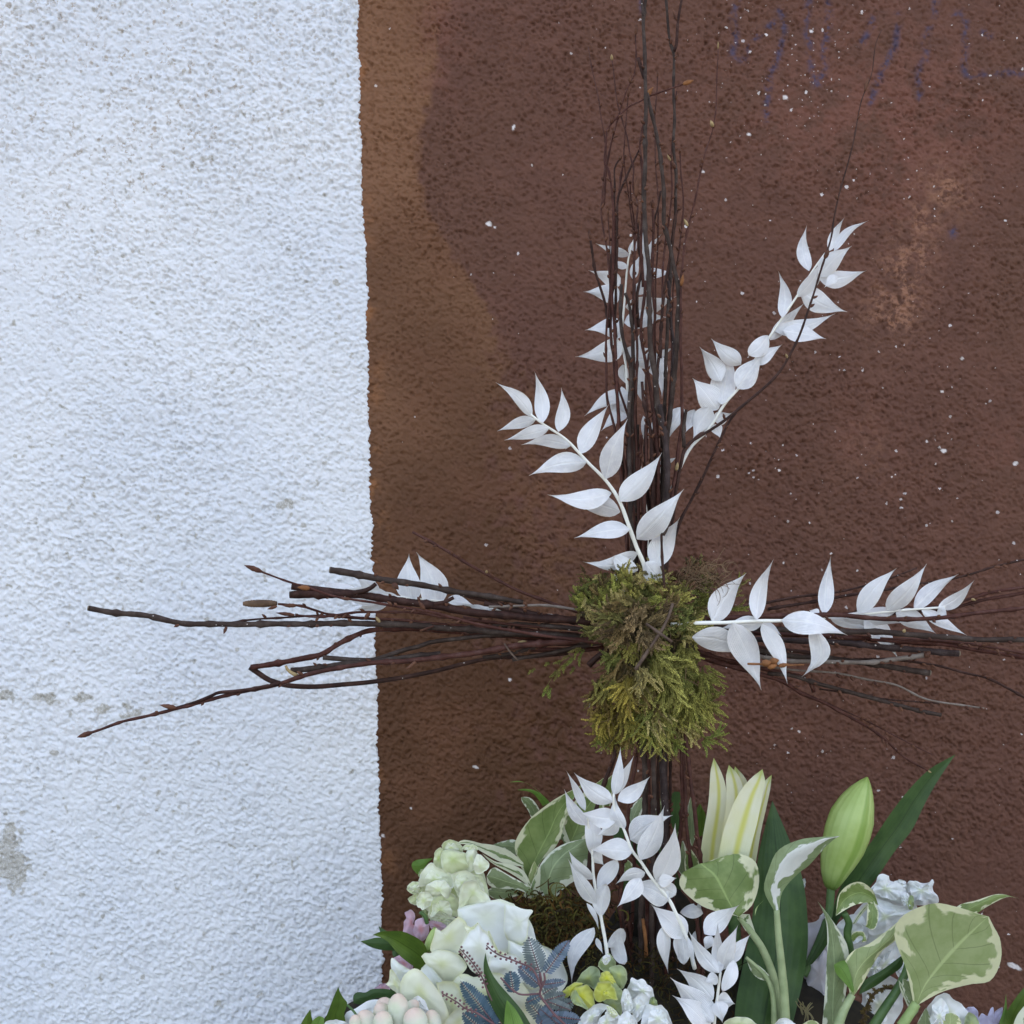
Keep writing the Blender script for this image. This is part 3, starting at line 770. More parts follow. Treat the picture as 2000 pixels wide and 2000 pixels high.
h9 = twig([(180, 1430), (200, 1424), (245, 1408), (328, 1389), (372, 1377), (426, 1362), (498, 1346), (541, 1337), (577, 1325), (613, 1315), (667, 1303), (722, 1296), (800, 1290), (870, 1283), (961, 1270), (1015, 1261), (1124, 1252), (1200, 1250)], 5.5, 15, -.020, -.014, "red", [(0, 32, 11, 0), (.175, 34, 10, .45), (.42, 14, 7, .8)])
branch_on(h9, [(328, 1387), (380, 1372), (415, 1358), (426, 1353), (460, 1350), (498, 1345), (545, 1335)], 5, 8, -.020, "dark")
h10 = twig([(568, 1310), (631, 1303), (685, 1296), (760, 1288), (860, 1276)], 13, 11, -.012, -.006, "grey")
branch_on(h10, [(558, 1300), (561, 1307), (568, 1313), (581, 1320)], 5, 9, -.013, "tanbud")
twig([(806, 1039), (886, 1084), (948, 1121), (1010, 1152), (1073, 1177), (1125, 1194), (1180, 1215)], 6, 7.5, -.002, -.006, "red", [(.42, 6, 6, 1.2, "tanbud")])
twig([(955, 1185), (1015, 1183), (1070, 1183), (1124, 1190), (1180, 1203)], 5, 6, -.012, -.020, "pale")
twig([(945, 1178), (997, 1192), (1060, 1203), (1124, 1212), (1190, 1225)], 10, 14, -.004, -.010, "dark")
twig([(961, 1221), (1052, 1221), (1124, 1228), (1190, 1238)], 10, 10, -.010, -.014, "grey")
twig([(900, 1160), (950, 1172), (1000, 1188), (1124, 1216)], 9, 13, .006, .004, "dark")
twig([(943, 1284), (1015, 1273), (1070, 1258), (1124, 1254), (1180, 1252)], 8, 9, -.010, -.016, "grey")
twig([(1000, 1288), (1070, 1277), (1130, 1262), (1180, 1256)], 8, 10, -.008, -.012, "grey")
twig([(1020, 1268), (1080, 1269), (1130, 1270), (1200, 1262)], 9, 11, -.002, -.004, "dark")
twig([(985, 1256), (996, 1272), (1012, 1290)], 4, 4, -.020, -.021, "vine", nodes=False)
twig([(1030, 1252), (1090, 1258), (1140, 1256), (1200, 1255)], 8, 12, -.004, -.004, "dark", [(0, 24, 11, -.4, "tanbud")])
twig([(905, 1206), (1000, 1226), (1090, 1240), (1180, 1250)], 7, 10, .004, .002, "red")
twig([(1150, 1300), (1165, 1285), (1190, 1268)], 13, 14, -.016, -.020, "dark")
twig([(820, 1232), (836, 1226), (848, 1222)], 5, 5, -.013, -.014, "bud", nodes=False)
twig([(795, 1306), (803, 1300), (812, 1292)], 6, 8, -.022, -.022, "bud", nodes=False)

# right arm (tips to the right)
def rt(pts, w0, w1, d0, d1, m, buds=()):
    return twig(pts[::-1], w1, w0, d1, d0, m, buds)
rt([(1340, 1208), (1400, 1195), (1477, 1181), (1531, 1171), (1576, 1163), (1622, 1158), (1649, 1154), (1686, 1145), (1744, 1127), (1790, 1110)], 7, 3.5, -.004, .012, "dark", [(.08, 10, 6, .5)])
rt([(1500, 1190), (1640, 1166), (1700, 1156), (1786, 1142), (1889, 1124), (1940, 1107), (1985, 1096), (2030, 1088)], 7, 4, .004, .016, "dark", [(.18, 18, 7, .35), (.01, 14, 6, 0)])
rt([(1340, 1212), (1431, 1206), (1531, 1203), (1622, 1201), (1704, 1207), (1777, 1210), (1849, 1205), (1922, 1196), (2030, 1184)], 11, 8, -.034, -.030, "red")
rt([(1380, 1215), (1500, 1208), (1640, 1200), (1786, 1189), (1849, 1182), (1922, 1161), (2030, 1141)], 9, 6, .000, .014, "dark", [(.22, 10, 6, .6, "tanbud")])
rt([(1390, 1218), (1560, 1206), (1700, 1200), (1849, 1189), (1922, 1172), (2030, 1152)], 8, 7, .004, .018, "red", [(.32, 18, 8, -.2)])
rt([(1350, 1226), (1500, 1228), (1650, 1234), (1704, 1234), (1777, 1239), (1849, 1245), (1922, 1249), (2030, 1250)], 13, 11, -.032, -.028, "grey", [(.4, 7, 7, -1.4, "tanbud")])
r5 = rt([(1350, 1240), (1440, 1246), (1513, 1250), (1622, 1254), (1740, 1265), (1813, 1272), (1872, 1276)], 13, 13, -.010, -.006, "lent")
cut_end(r5, 1873, 1276, -.006, 11, 184)
rt([(1700, 1250), (1800, 1255), (1867, 1262), (1922, 1272), (2030, 1289)], 7, 9, -.012, -.008, "red")
rt([(1720, 1246), (1876, 1255), (1940, 1266), (2030, 1280)], 5, 5, -.016, -.012, "red")
rt([(1400, 1232), (1560, 1240), (1704, 1248), (1813, 1257), (1871, 1256)], 11, 9, -.004, -.002, "dark")
r7 = rt([(1400, 1262), (1531, 1290), (1622, 1292), (1704, 1294), (1740, 1288), (1786, 1282), (1808, 1279)], 8, 10, -.006, -.010, "pale")
add_bud(r7, (1806, 1283, -.011), (1818, 1272, -.012), 13, "bud")
r8 = rt([(1400, 1256), (1540, 1280), (1640, 1288), (1704, 1297), (1759, 1306), (1815, 1314)], 9, 13, .002, .002, "grey")
cut_end(r8, 1816, 1314, .002, 11, 188)
rt([(1330, 1270), (1377, 1286), (1459, 1310), (1531, 1332), (1567, 1355), (1622, 1379), (1700, 1424), (1735, 1450), (1765, 1478), (1813, 1506)], 13, 3.5, -.004, .020, "red", [(0, 8, 4, 0, "tanbud")])
rt([(1500, 1316), (1550, 1320), (1604, 1337), (1660, 1352), (1704, 1363), (1777, 1384), (1838, 1396)], 9, 9, .002, .010, "grey")
rt([(1600, 1345), (1722, 1364), (1777, 1370), (1835, 1374)], 4, 3.5, .012, .012, "dark")
rt([(1420, 1290), (1531, 1306), (1640, 1316), (1701, 1328), (1751, 1339), (1804, 1363), (1846, 1373), (1922, 1383)], 5, 4, .006, .010, "pale", [(.02, 8, 5, .2)])
rt([(1480, 1276), (1640, 1288), (1740, 1288), (1809, 1296), (1885, 1314), (1927, 1324), (1958, 1339), (2030, 1378)], 6, 5, .010, .018, "dark", [(.22, 12, 5, -.3)])
rt([(1560, 1350), (1627, 1378), (1696, 1410), (1754, 1440), (1822, 1475)], 4, 2.5, .012, .020, "red", [(.18, 10, 5, .3)])
rt([(1350, 1250), (1513, 1268), (1570, 1274), (1622, 1285), (1680, 1296)], 11, 8, .004, .006, "dark")
rt([(1350, 1268), (1420, 1290), (1520, 1312), (1580, 1330), (1590, 1352)], 12, 9, .002, .008, "dark")
rt([(1340, 1228), (1480, 1236), (1640, 1243), (1760, 1256)], 12, 9, .006, .008, "dark")
oc = rt([(1460, 1296), (1490, 1297), (1530, 1300), (1570, 1298)], 5, 3, -.050, -.046, "orangebud")
for bx, by, bw in ((1497, 1295, 15), (1512, 1291, 14), (1508, 1301, 12), (1530, 1299, 9)):
    add_bud(oc, (bx - 9, by + 2, -.052), (bx + 10, by - 2, -.054), bw, "orangebud")

# ------------------------------------------------------------------ bleached ruscus
def ruscus_leaf(root, b, t, w, d, k=None):
    """b, t in reference pixels, w apparent width, d depth of the leaf base"""
    k = k or {}
    n, mcol = 15, (-1, -.75, -.4, 0, .4, .75, 1)
    b, t = np.array(b, float), np.array(t, float)
    w = w * .98
    ax = t - b
    L = np.linalg.norm(ax)
    ax /= L
    nr = np.array((-ax[1], ax[0]))
    roll = k.get("roll", random.uniform(-.75, .75))
    tw = k.get("twist", random.uniform(-1.0, 1.0))
    bow = k.get("bow", random.uniform(-.085, .085)) * L
    dd = k.get("dd", random.uniform(-.35, .25)) * L
    cup = k.get("cup", random.uniform(.10, .32))
    arc = k.get("arc", random.uniform(-.2, .24)) * L
    phs = random.uniform(0, 6.28)
    asym = random.uniform(-.16, .16)
    a, e = k.get("pa", .74), k.get("pe", 1.8)
    tm = a / (a + e)
    nm = tm ** a * (1 - tm) ** e
    V, U = [], []
    for i in range(n):
        s = i / (n - 1)
        s2 = s ** 1.08
        prof = (max(s2, 1e-4) ** a) * (max(1 - s2, 0) ** e) / nm
        prof = max(prof, .055 if s < .5 else .012)
        c = b + ax * L * s + nr * bow * math.sin(math.pi * s) * (1 if s < .75 else .9)
        r = roll + tw * (s - .3)
        dm = dd * s + arc * math.sin(math.pi * s)
        for u in mcol:
            hw = prof * w * .5 * u * (1 + asym * (1 if u > 0 else -1))
            q = c + nr * hw * (1.0 - .10 * abs(math.sin(r)))
            dp = dm + hw * math.tan(r) * .8 + cup * abs(hw) * (1 if k.get("up", 1) else -1) + .06 * w * math.sin(7 * s + 3 * u + phs) * abs(u)
            V.append((q[0], q[1], d + dp * K))
            U.append((u * .5 + .5, s))
    m = len(mcol)
    F = [(i * m + j, i * m + j + 1, (i + 1) * m + j + 1, (i + 1) * m + j) for i in range(n - 1) for j in range(m - 1)]
    return add("leaf", PV(V), F, M["leafw"], root, uv=U)

def sprig(label, stem, w0, w1, leaves, d0=0.0, d1=None, dfun=None):
    d1 = d0 if d1 is None else d1
    stem = np.array(stem, float)
    n = max(8, int(len(stem) * 4))
    xy = crom(stem, n)
    tt = np.linspace(0, 1, n)
    ds = np.array([dfun(x[0], x[1]) for x in xy]) if dfun else d0 + (d1 - d0) * tt
    root = thing("ruscus_sprig", label, "sprig", P(xy[-1][0], xy[-1][1], ds[-1]), "bleached white ruscus sprigs")
    v, f = tube(PV(np.column_stack([xy, ds])), (w0 + (w1 - w0) * tt) * .5 * K * (1 + .06 * np.sin(tt * 60)), 8)
    add("stem", v, f, M["stemw"], root)
    for lf in leaves:
        b, t, w = lf[:3]
        k = lf[3] if len(lf) > 3 else {}
        i = np.argmin(((xy - np.array(b)) ** 2).sum(1))
        near = math.dist(xy[i], b) < 40
        dl = k.get("d", ds[i] + random.uniform(-.004, .002))
        ruscus_leaf(root, b, t, w, dl, k)
    return root

sprig("white ruscus sprig leaning up left from the top of the moss",
      [(1036, 809), (1059, 827), (1105, 858), (1147, 902), (1183, 938), (1209, 977), (1229, 1029), (1245, 1073), (1258, 1104), (1263, 1140)], 4, 9, [
    ((1039, 814), (968, 747), 27), ((1060, 826), (1044, 725), 31), ((1091, 843), (1096, 757), 30), ((1046, 820), (971, 842), 25), ((1072, 837), (985, 860), 28),
    ((1114, 871), (1018, 869), 29, dict(bow=.10)), ((1134, 886), (1189, 790), 38), ((1145, 903), (1033, 929), 42), ((1183, 935), (1226, 818), 45, dict(bow=-.05)),
    ((1194, 963), (1069, 966), 43, dict(bow=-.08)), ((1211, 1000), (1095, 976), 44, dict(d=-.031, bow=.06)), ((1211, 979), (1293, 884), 48), ((1230, 1034), (1121, 1051), 38),
    ((1244, 1053), (1336, 955), 52), ((1246, 1080), (1138, 1097), 32, dict(twist=1.2, bow=-.14)), ((1246, 1114), (1198, 1086), 34, dict(pe=.8)), ((1277, 1108), (1328, 1011), 52, dict(d=-.034)),
    ((1261, 1098), (1304, 1140), 40, dict(d=-.038)), ((1232, 1155), (1198, 1119), 20, dict(d=-.040))], d0=-.044, d1=-.030)

sprig("white ruscus sprig half hidden behind the upright twigs",
      [(1243, 452), (1239, 466), (1229, 497), (1224, 535), (1219, 599), (1216, 630), (1214, 669), (1222, 710), (1228, 790), (1248, 900), (1262, 1000), (1265, 1120)], 3.5, 7, [
    ((1230, 496), (1243, 458), 16), ((1252, 500), (1253, 430), 20), ((1229, 499), (1163, 475), 20), ((1226, 522), (1190, 507), 16), ((1212, 556), (1149, 528), 34, dict(pa=.5)),
    ((1212, 580), (1139, 570), 40, dict(pa=.5)), ((1258, 520), (1274, 466), 17), ((1258, 535), (1315, 531), 22), ((1254, 505), (1292, 457), 14), ((1236, 545), (1250, 498), 18),
    ((1256, 548), (1262, 500), 16), ((1238, 575), (1276, 530), 26), ((1222, 600), (1322, 578), 44), ((1219, 630), (1305, 619), 40), ((1216, 648), (1142, 645), 44, dict(pa=.45)),
    ((1216, 672), (1123, 697), 46, dict(pa=.5, bow=-.05)), ((1216, 690), (1318, 676), 46, dict(bow=.18)), ((1240, 690), (1293, 779), 44, dict(bow=-.22)), ((1226, 765), (1141, 813), 30),
    ((1230, 800), (1174, 842), 30), ((1216, 712), (1229, 757), 22), ((1246, 715), (1264, 802), 26), ((1214, 755), (1228, 828), 24), ((1196, 764), (1201, 846), 20), ((1257, 812), (1263, 886), 15),
    ((1240, 640), (1268, 590), 22), ((1244, 690), (1256, 640), 20), ((1290, 900), (1296, 985), 10, dict(pe=.6)), ((1276, 820), (1284, 862), 14), ((1300, 905), (1322, 893), 9)], d0=.034, d1=.026)

sprig("white ruscus sprig leaning up right beside the long curved twig",
      [(1612, 494), (1585, 532), (1556, 579), (1525, 625), (1481, 692), (1445, 755), (1416, 788), (1385, 837), (1345, 880), (1310, 960)], 3.5, 7, [
    ((1580, 529), (1576, 440), 28, dict(bow=-.12)), ((1619, 490), (1649, 425), 21), ((1629, 490), (1696, 431), 19, dict(bow=-.12)), ((1600, 540), (1664, 480), 40, dict(bow=-.05)),
    ((1600, 545), (1693, 528), 36, dict(bow=.05)), ((1634, 538), (1610, 562), 20), ((1557, 580), (1613, 496), 30), ((1564, 566), (1655, 609), 46), ((1528, 620), (1520, 529), 28, dict(bow=.10)),
    ((1512, 645), (1632, 612), 34), ((1530, 645), (1614, 662), 40), ((1504, 664), (1572, 591), 26), ((1500, 655), (1462, 694), 36, dict(pe=.7)), ((1478, 712), (1528, 673), 28),
    ((1440, 759), (1492, 690), 46), ((1409, 790), (1429, 679), 52), ((1447, 712), (1389, 661), 36), ((1408, 745), (1366, 677), 40), ((1402, 800), (1352, 738), 54),
    ((1362, 845), (1388, 772), 34), ((1386, 795), (1353, 858), 42), ((1394, 820), (1430, 806), 28), ((1392, 830), (1407, 857), 24), ((1356, 800), (1339, 845), 28), ((1334, 795), (1306, 858), 32)], d0=.010, d1=.012)

sprig("white ruscus sprig lying along the right arm of the cross",
      [(1846, 1186), (1786, 1190), (1741, 1194), (1640, 1204), (1531, 1212), (1477, 1213), (1422, 1216), (1361, 1217), (1310, 1220)], 4, 8, [
    ((1391, 1214), (1458, 1119), 52), ((1477, 1211), (1511, 1092), 36, dict(bow=-.07)), ((1609, 1200), (1623, 1085), 32, dict(d=-.014)), ((1527, 1211), (1656, 1241), 50, dict(d=-.048, bow=-.06)),
    ((1431, 1217), (1487, 1348), 60, dict(d=-.060)), ((1352, 1244), (1450, 1266), 52, dict(d=-.050, pe=.9)), ((1487, 1220), (1538, 1336), 36, dict(d=-.048, bow=-.06)), ((1488, 1218), (1405, 1228), 32, dict(d=-.040)),
    ((1487, 1218), (1527, 1242), 18, dict(d=-.040)), ((1590, 1226), (1566, 1322), 44, dict(d=-.042, bow=-.26)), ((1622, 1208), (1706, 1231), 20), ((1675, 1196), (1752, 1109), 42), ((1731, 1193), (1810, 1101), 42),
    ((1785, 1190), (1873, 1121), 34), ((1832, 1188), (1903, 1133), 29), ((1750, 1194), (1636, 1200), 26), ((1834, 1186), (1852, 1208), 20), ((1800, 1192), (1889, 1241), 26), ((1750, 1196), (1829, 1238), 38),
    ((1650, 1208), (1768, 1217), 26), ((1690, 1204), (1754, 1286), 46), ((1600, 1200), (1580, 1192), 20)],
      dfun=lambda x, y: -.046 if x < 1535 else -.046 + .036 * min(1, (x - 1535) / 100))

sprig("white ruscus sprig tucked behind the twigs of the left arm",
      [(640, 1150), (720, 1160), (800, 1168), (880, 1176), (940, 1186), (1100, 1205)], 3.5, 6, [
    ((806, 1176), (799, 1081), 52), ((850, 1190), (813, 1078), 62, dict(bow=.10)), ((760, 1165), (640, 1146), 40), ((740, 1166), (690, 1120), 30), ((872, 1172), (928, 1184), 22), ((918, 1184), (975, 1196), 14),
    ((760, 1172), (690, 1192), 26), ((780, 1172), (720, 1150), 24), ((700, 1160), (620, 1132), 30)], d0=.032, d1=.014)

sprig("front ruscus sprig with broad white leaves rising from the flowers below the moss",
      [(1199, 1550), (1198, 1568), (1206, 1599), (1218, 1619), (1235, 1662), (1251, 1682), (1273, 1715), (1306, 1756), (1316, 1775), (1340, 1829), (1357, 1892)], 4.5, 8, [
    ((1199, 1553), (1212, 1459), 26), ((1203, 1551), (1238, 1476), 22), ((1196, 1567), (1121, 1509), 38), ((1207, 1564), (1270, 1516), 35), ((1220, 1618), (1202, 1553), 30, dict(bow=-.12)),
    ((1205, 1600), (1131, 1587), 44), ((1208, 1602), (1164, 1632), 32, dict(d=-.056)), ((1231, 1640), (1314, 1592), 52, dict(d=-.056, pa=.6)), ((1251, 1679), (1298, 1573), 46), ((1235, 1664), (1150, 1659), 47),
    ((1283, 1722), (1319, 1608), 52), ((1260, 1704), (1202, 1727), 28, dict(bow=.12)), ((1252, 1716), (1205, 1772), 36), ((1306, 1758), (1222, 1728), 50, dict(bow=.10, pa=.6)), ((1286, 1724), (1322, 1715), 28),
    ((1290, 1728), (1320, 1748), 34, dict(pe=.7)), ((1341, 1830), (1271, 1766), 52), ((1296, 1808), (1305, 1901), 30), ((1325, 1824), (1324, 1874), 18), ((1331, 1828), (1336, 1884), 30, dict(pe=.7)), ((1343, 1830), (1357, 1896), 11),
    ((1378, 1776), (1328, 1782), 32, dict(d=-.018, pe=.9)), ((1362, 1816), (1351, 1856), 14, dict(d=-.02))], d0=-.072, d1=-.060)

sprig("slender ruscus sprig standing left of the front one over the brown moss",
      [(1146, 1590), (1157, 1668), (1159, 1708), (1165, 1747), (1174, 1793), (1184, 1849), (1188, 1890)], 4, 7.5, [
    ((1143, 1583), (1106, 1505), 18), ((1146, 1612), (1102, 1541), 28), ((1157, 1670), (1150, 1596), 36, dict(pe=.8, bow=.08)), ((1158, 1717), (1110, 1660), 25, dict(bow=-.08)), ((1163, 1766), (1109, 1677), 32),
    ((1167, 1735), (1206, 1680), 36, dict(pe=.7)), ((1173, 1792), (1184, 1726), 38, dict(pe=.8, pa=.9)), ((1162, 1664), (1180, 1690), 26), ((1146, 1764), (1170, 1818), 11), ((1160, 1812), (1117, 1922), 38, dict(bow=.16)),
    ((1186, 1850), (1218, 1814), 30, dict(pe=.6)), ((1206, 1822), (1220, 1884), 30, dict(pe=.5, pa=.5)), ((1165, 1832), (1178, 1864), 11)], d0=-.046, d1=-.050)

sprig("short ruscus sprig with pale spiky leaves low between the twigs and the dark leaf",
      [(1407, 1899), (1402, 1941), (1397, 1975), (1394, 2020)], 4.5, 6, [
    ((1407, 1900), (1402, 1801), 27), ((1404, 1900), (1344, 1817), 32), ((1408, 1895), (1442, 1806), 36, dict(d=-.085)), ((1424, 1880), (1467, 1824), 30), ((1434, 1874), (1411, 1937), 30, dict(pe=.8)),
    ((1376, 1824), (1444, 1767), 46, dict(d=-.072)), ((1390, 1828), (1376, 1858), 24, dict(d=-.075)), ((1393, 1952), (1322, 1892), 44, dict(d=-.094)), ((1393, 1996), (1309, 1909), 54, dict(d=-.098)), ((1386, 2010), (1313, 1944), 50, dict(d=-.095)),
    ((1399, 1956), (1436, 1961), 42, dict(bow=-.1)), ((1400, 1956), (1411, 1998), 34), ((1402, 1908), (1376, 1918), 28)], d0=-.092, d1=-.09)

# ------------------------------------------------------------------ generic leaves and petals
def rib_leaf(root, ribs, d0, d1, mat, fold=.18, arc=0.0, tilt=0.0, n=22, name="leaf", wave=.02):
    """ribs: list of (left, middle, right) or single points, base first"""
    R = []
    for r in ribs:
        if isinstance(r[0], (int, float)):
            R.append([r, r, r])
        else:
            R.append(list(r))
    R = np.array(R, float)
    A = [crom(R[:, j], n) for j in range(3)]
    cols = (-1, -.7, -.35, 0, .35, .7, 1)
    V, U = [], []
    for i in range(n):
        s = i / (n - 1)
        l, m, r = A[0][i], A[1][i], A[2][i]
        wd = math.dist(l, r)
        for u in cols:
            e = (l if u < 0 else r)
            q = m + (e - m) * abs(u)
            dp = fold * abs(u) * wd * .5 + tilt * u * wd * .5 + arc * math.sin(math.pi * s) + wave * wd * math.sin(7 * s + 4 * u) * abs(u)
            V.append((q[0], q[1], d0 + (d1 - d0) * s + dp * K))
            U.append((u * .5 + .5, s))
    m = len(cols)
    F = [(i * m + j, i * m + j + 1, (i + 1) * m + j + 1, (i + 1) * m + j) for i in range(n - 1) for j in range(m - 1)]
    return add(name, PV(V), F, M[mat], root, uv=U)

def edge_leaf(root, left, right, d0, d1, mat, **k):
    """edges given base first, both ending at the tip"""
    n = 9
    l, r = crom(left, n), crom(right, n)
    return rib_leaf(root, [(tuple(l[i]), tuple((l[i] + r[i]) / 2), tuple(r[i])) for i in range(n)], d0, d1, mat, **k)

def stalk(root, pts, w0, w1, d0, d1, mat, name="stalk"):
    n = max(8, len(pts) * 6)
    xy = crom(pts, n)
    t = np.linspace(0, 1, n)
    v, f = tube(PV(np.column_stack([xy, d0 + (d1 - d0) * t])), (w0 + (w1 - w0) * t) * .5 * K, 9)
    return add(name, v, f, M[mat], root)

def petal(root, pts, d, mat, bulge=14, tx=0.0, ty=0.0, ruf=2.0, base=None, name="petal", rings=8, m=48, cup=0):
    """outline in reference pixels; bulge, ruf in pixels of depth; tx, ty slopes of depth"""
    p = np.array(list(pts) + [pts[0]], float)
    o = crom(np.concatenate([p[-2:-1], p, p[1:2]]), 3 * m)
    q = crom(p, m + 1)[:-1]
    jj = np.arange(m)
    rad_ = q - q.mean(0)
    rl = np.sqrt((rad_ ** 2).sum(1))[:, None] + 1e-6
    pj = random.uniform(0, 6.28)
    jg = .30 * ruf * (.5 * np.sin(jj * 1.7 + pj) * np.sin(jj * .23 + 3 * pj) + .7 * np.sin(jj * .92 + 2 * pj) + .6 * np.sin(jj * .39 + 5 * pj))
    q = q + rad_ / rl * jg[:, None]
    a = np.array(pts, float)
    ctr = a.mean(0) if base is None else np.array(base, float)
    gc = a.mean(0)
    size = np.sqrt(((a - gc) ** 2).sum(1)).mean()
    ph = random.uniform(0, 6.28)
    fa, fb = random.uniform(0, 6.28), random.uniform(0, 6.28)
    crl = random.choice([-1, .6, 1])
    V, U = [(ctr[0], ctr[1])], [(0, 0)]
    dep = [-.62 * bulge]
    for r in range(1, rings + 1):
        f = r / rings
        for j in range(m):
            pt = ctr + (q[j] - ctr) * f
            ang = 2 * math.pi * j / m
            V.append(tuple(pt))
            U.append((f, j / m))
            rim = ruf * (f ** 2.2) * (math.sin(5 * ang + ph) + .6 * math.sin(9 * ang + 2 * ph))
            fold = .38 * bulge * f * f * math.cos(2 * (ang - fa)) + .22 * bulge * f * math.sin(3 * ang + fb) * f
            curl = .55 * bulge * max(0, f - .72) ** 2 * 12 * (1 + .8 * math.sin(ang + fb))
            dep.append(-.62 * bulge * (1 - f ** 1.6) + rim + fold - curl * crl - cup * max(0, f - .75) * 4)
    W = [(v[0], v[1], d + (dd + tx * (v[0] - gc[0]) + ty * (v[1] - gc[1])) * K) for v, dd in zip(V, dep)]
    F = [(0, 1 + (j + 1) % m, 1 + j) for j in range(m)]
    for r in range(rings - 1):
        for j in range(m):
            j2 = (j + 1) % m
            b0, b1 = 1 + r * m, 1 + (r + 1) * m
            F.append((b0 + j, b0 + j2, b1 + j2, b1 + j))
    return add(name, PV(W), F, M[mat], root, uv=U)

def capsule(root, a, b, w, d0, d1, mat, prof=None, name="bud", n=12, seg=14, ridge=0.0, uvw=True):
    t = np.linspace(0, 1, seg)
    prof = np.interp(t, *prof) if prof is not None else np.sin(np.clip(t * .93 + .05, 0, 1) * math.pi) ** .6
    path = np.column_stack([a[0] + (b[0] - a[0]) * t, a[1] + (b[1] - a[1]) * t, d0 + (d1 - d0) * t])
    v, f = tube(PV(path), np.maximum(prof, .03) * w * .5 * K, n)
    if ridge:
        c = np.repeat(PV(path), n, 0)
        ang = np.tile(np.arange(n) / n * 2 * math.pi, seg)
        v = c + (v - c) * (1 + ridge * np.cos(3 * ang))[:, None]
    uv = np.stack([np.tile(np.arange(n) / n, seg), np.repeat(t, n)], 1)
    return add(name, v, f, M[mat], root, uv=uv)

# ------------------------------------------------------------------ mossy mound the stems stand in
def fibre_mesh(items):
    """items: list of (pts k x 3 pixel space, width px, colour)"""
    V, F, Cc = [], [], []
    for pts, w, col in items:
        p = np.asarray(pts, float)
        tan = np.gradient(p[:, :2], axis=0)
        tan /= np.linalg.norm(tan, axis=1)[:, None] + 1e-9
        nr = np.stack([-tan[:, 1], tan[:, 0]], 1)
        k = len(p)
        b = len(V)
        for i in range(k):
            ww = w * .5 * (1 - .6 * i / k)
            V.append((p[i, 0] + nr[i, 0] * ww, p[i, 1] + nr[i, 1] * ww, p[i, 2]))
            V.append((p[i, 0] - nr[i, 0] * ww, p[i, 1] - nr[i, 1] * ww, p[i, 2] + ww * .8 * K))
            Cc += [col, col]
        for i in range(k - 1):
            F.append((b + 2 * i, b + 2 * i + 1, b + 2 * i + 3, b + 2 * i + 2))
    return V, F, Cc

def blob_mesh(cx, cy, cd, rx, ry, rd, amp, seed, nu=48, nv=30):
    r = random.Random(seed)
    ph = [(r.uniform(1.5, 6), r.uniform(1.5, 6), r.uniform(0, 6.28)) for _ in range(9)]
    V = []
    for i in range(nv + 1):
        th = math.pi * i / nv
        for j in range(nu):
            f = 2 * math.pi * j / nu
            s = 1 + amp * sum(math.sin(round(a) * f + b * th * 2 + c) for a, b, c in ph) / 9
            V.append((cx + rx * s * math.sin(th) * math.cos(f), cy - ry * s * math.cos(th), cd + rd * s * math.sin(th) * math.sin(f)))
    F = []
    for i in range(nv):
        for j in range(nu):
            j2 = (j + 1) % nu
            F.append((i * nu + j, i * nu + j2, (i + 1) * nu + j2, (i + 1) * nu + j))
    return PV(V), F

mound = thing("moss_mound", "dark brown mossy mound between the flowers that the stems stand in", "moss", P(1220, 2070, .02))
v, f = blob_mesh(1180, 2150, .02, 600, 320, .052, .10, 3)
v[:, 2] = np.maximum(v[:, 2], .472)
add("mound_core", v, f, M["soil"], mound)
v, f = blob_mesh(1285, 1930, .042, 135, 190, .026, .15, 5)
v[:, 2] = np.maximum(v[:, 2], .472)
add("mound_core", v, f, M["soil"], mound)
items = []
for i in range(2600):
    if random.random() < .55:
        x, y = random.gauss(1080, 55), random.gauss(1800, 34)
        if not (985 < x < 1240 and 1725 < y < 1890):
            continue
        d = random.uniform(-.012, .03) + (1800 - y) * .00012
    else:
        x, y = random.uniform(1000, 1430), random.uniform(1850, 2020)
        d = random.uniform(-.038, .0)
    ang = random.uniform(0, 6.28)
    tr = random.uniform(-.7, .7)
    L = random.uniform(12, 40)
    pts = []
    for k in range(7):
        pts.append((x, y, d + k * random.uniform(-.0006, .0004)))
        x += math.cos(ang) * L / 6
        y += math.sin(ang) * L / 6
        ang += tr
    c = random.choice([(.075, .040, .010), (.11, .055, .014), (.05, .042, .012), (.10, .088, .02), (.035, .024, .010), (.13, .11, .03)])
    s = random.uniform(.6, 1.7) if x < 1240 and y < 1890 and d > -.02 else random.uniform(.3, .7)  # fibres outside the left cluster darkened: bouquet shadow put into their colour
    items.append((pts, random.uniform(1.3, 3.2) + (1.2 if y < 1890 and x < 1240 else 0), (c[0] * s, c[1] * s, c[2] * s, 1)))
v, f, c = fibre_mesh(items)
o = add("fibres", PV(v), f, M["moss"], mound, col=c)
o["kind"] = "stuff"

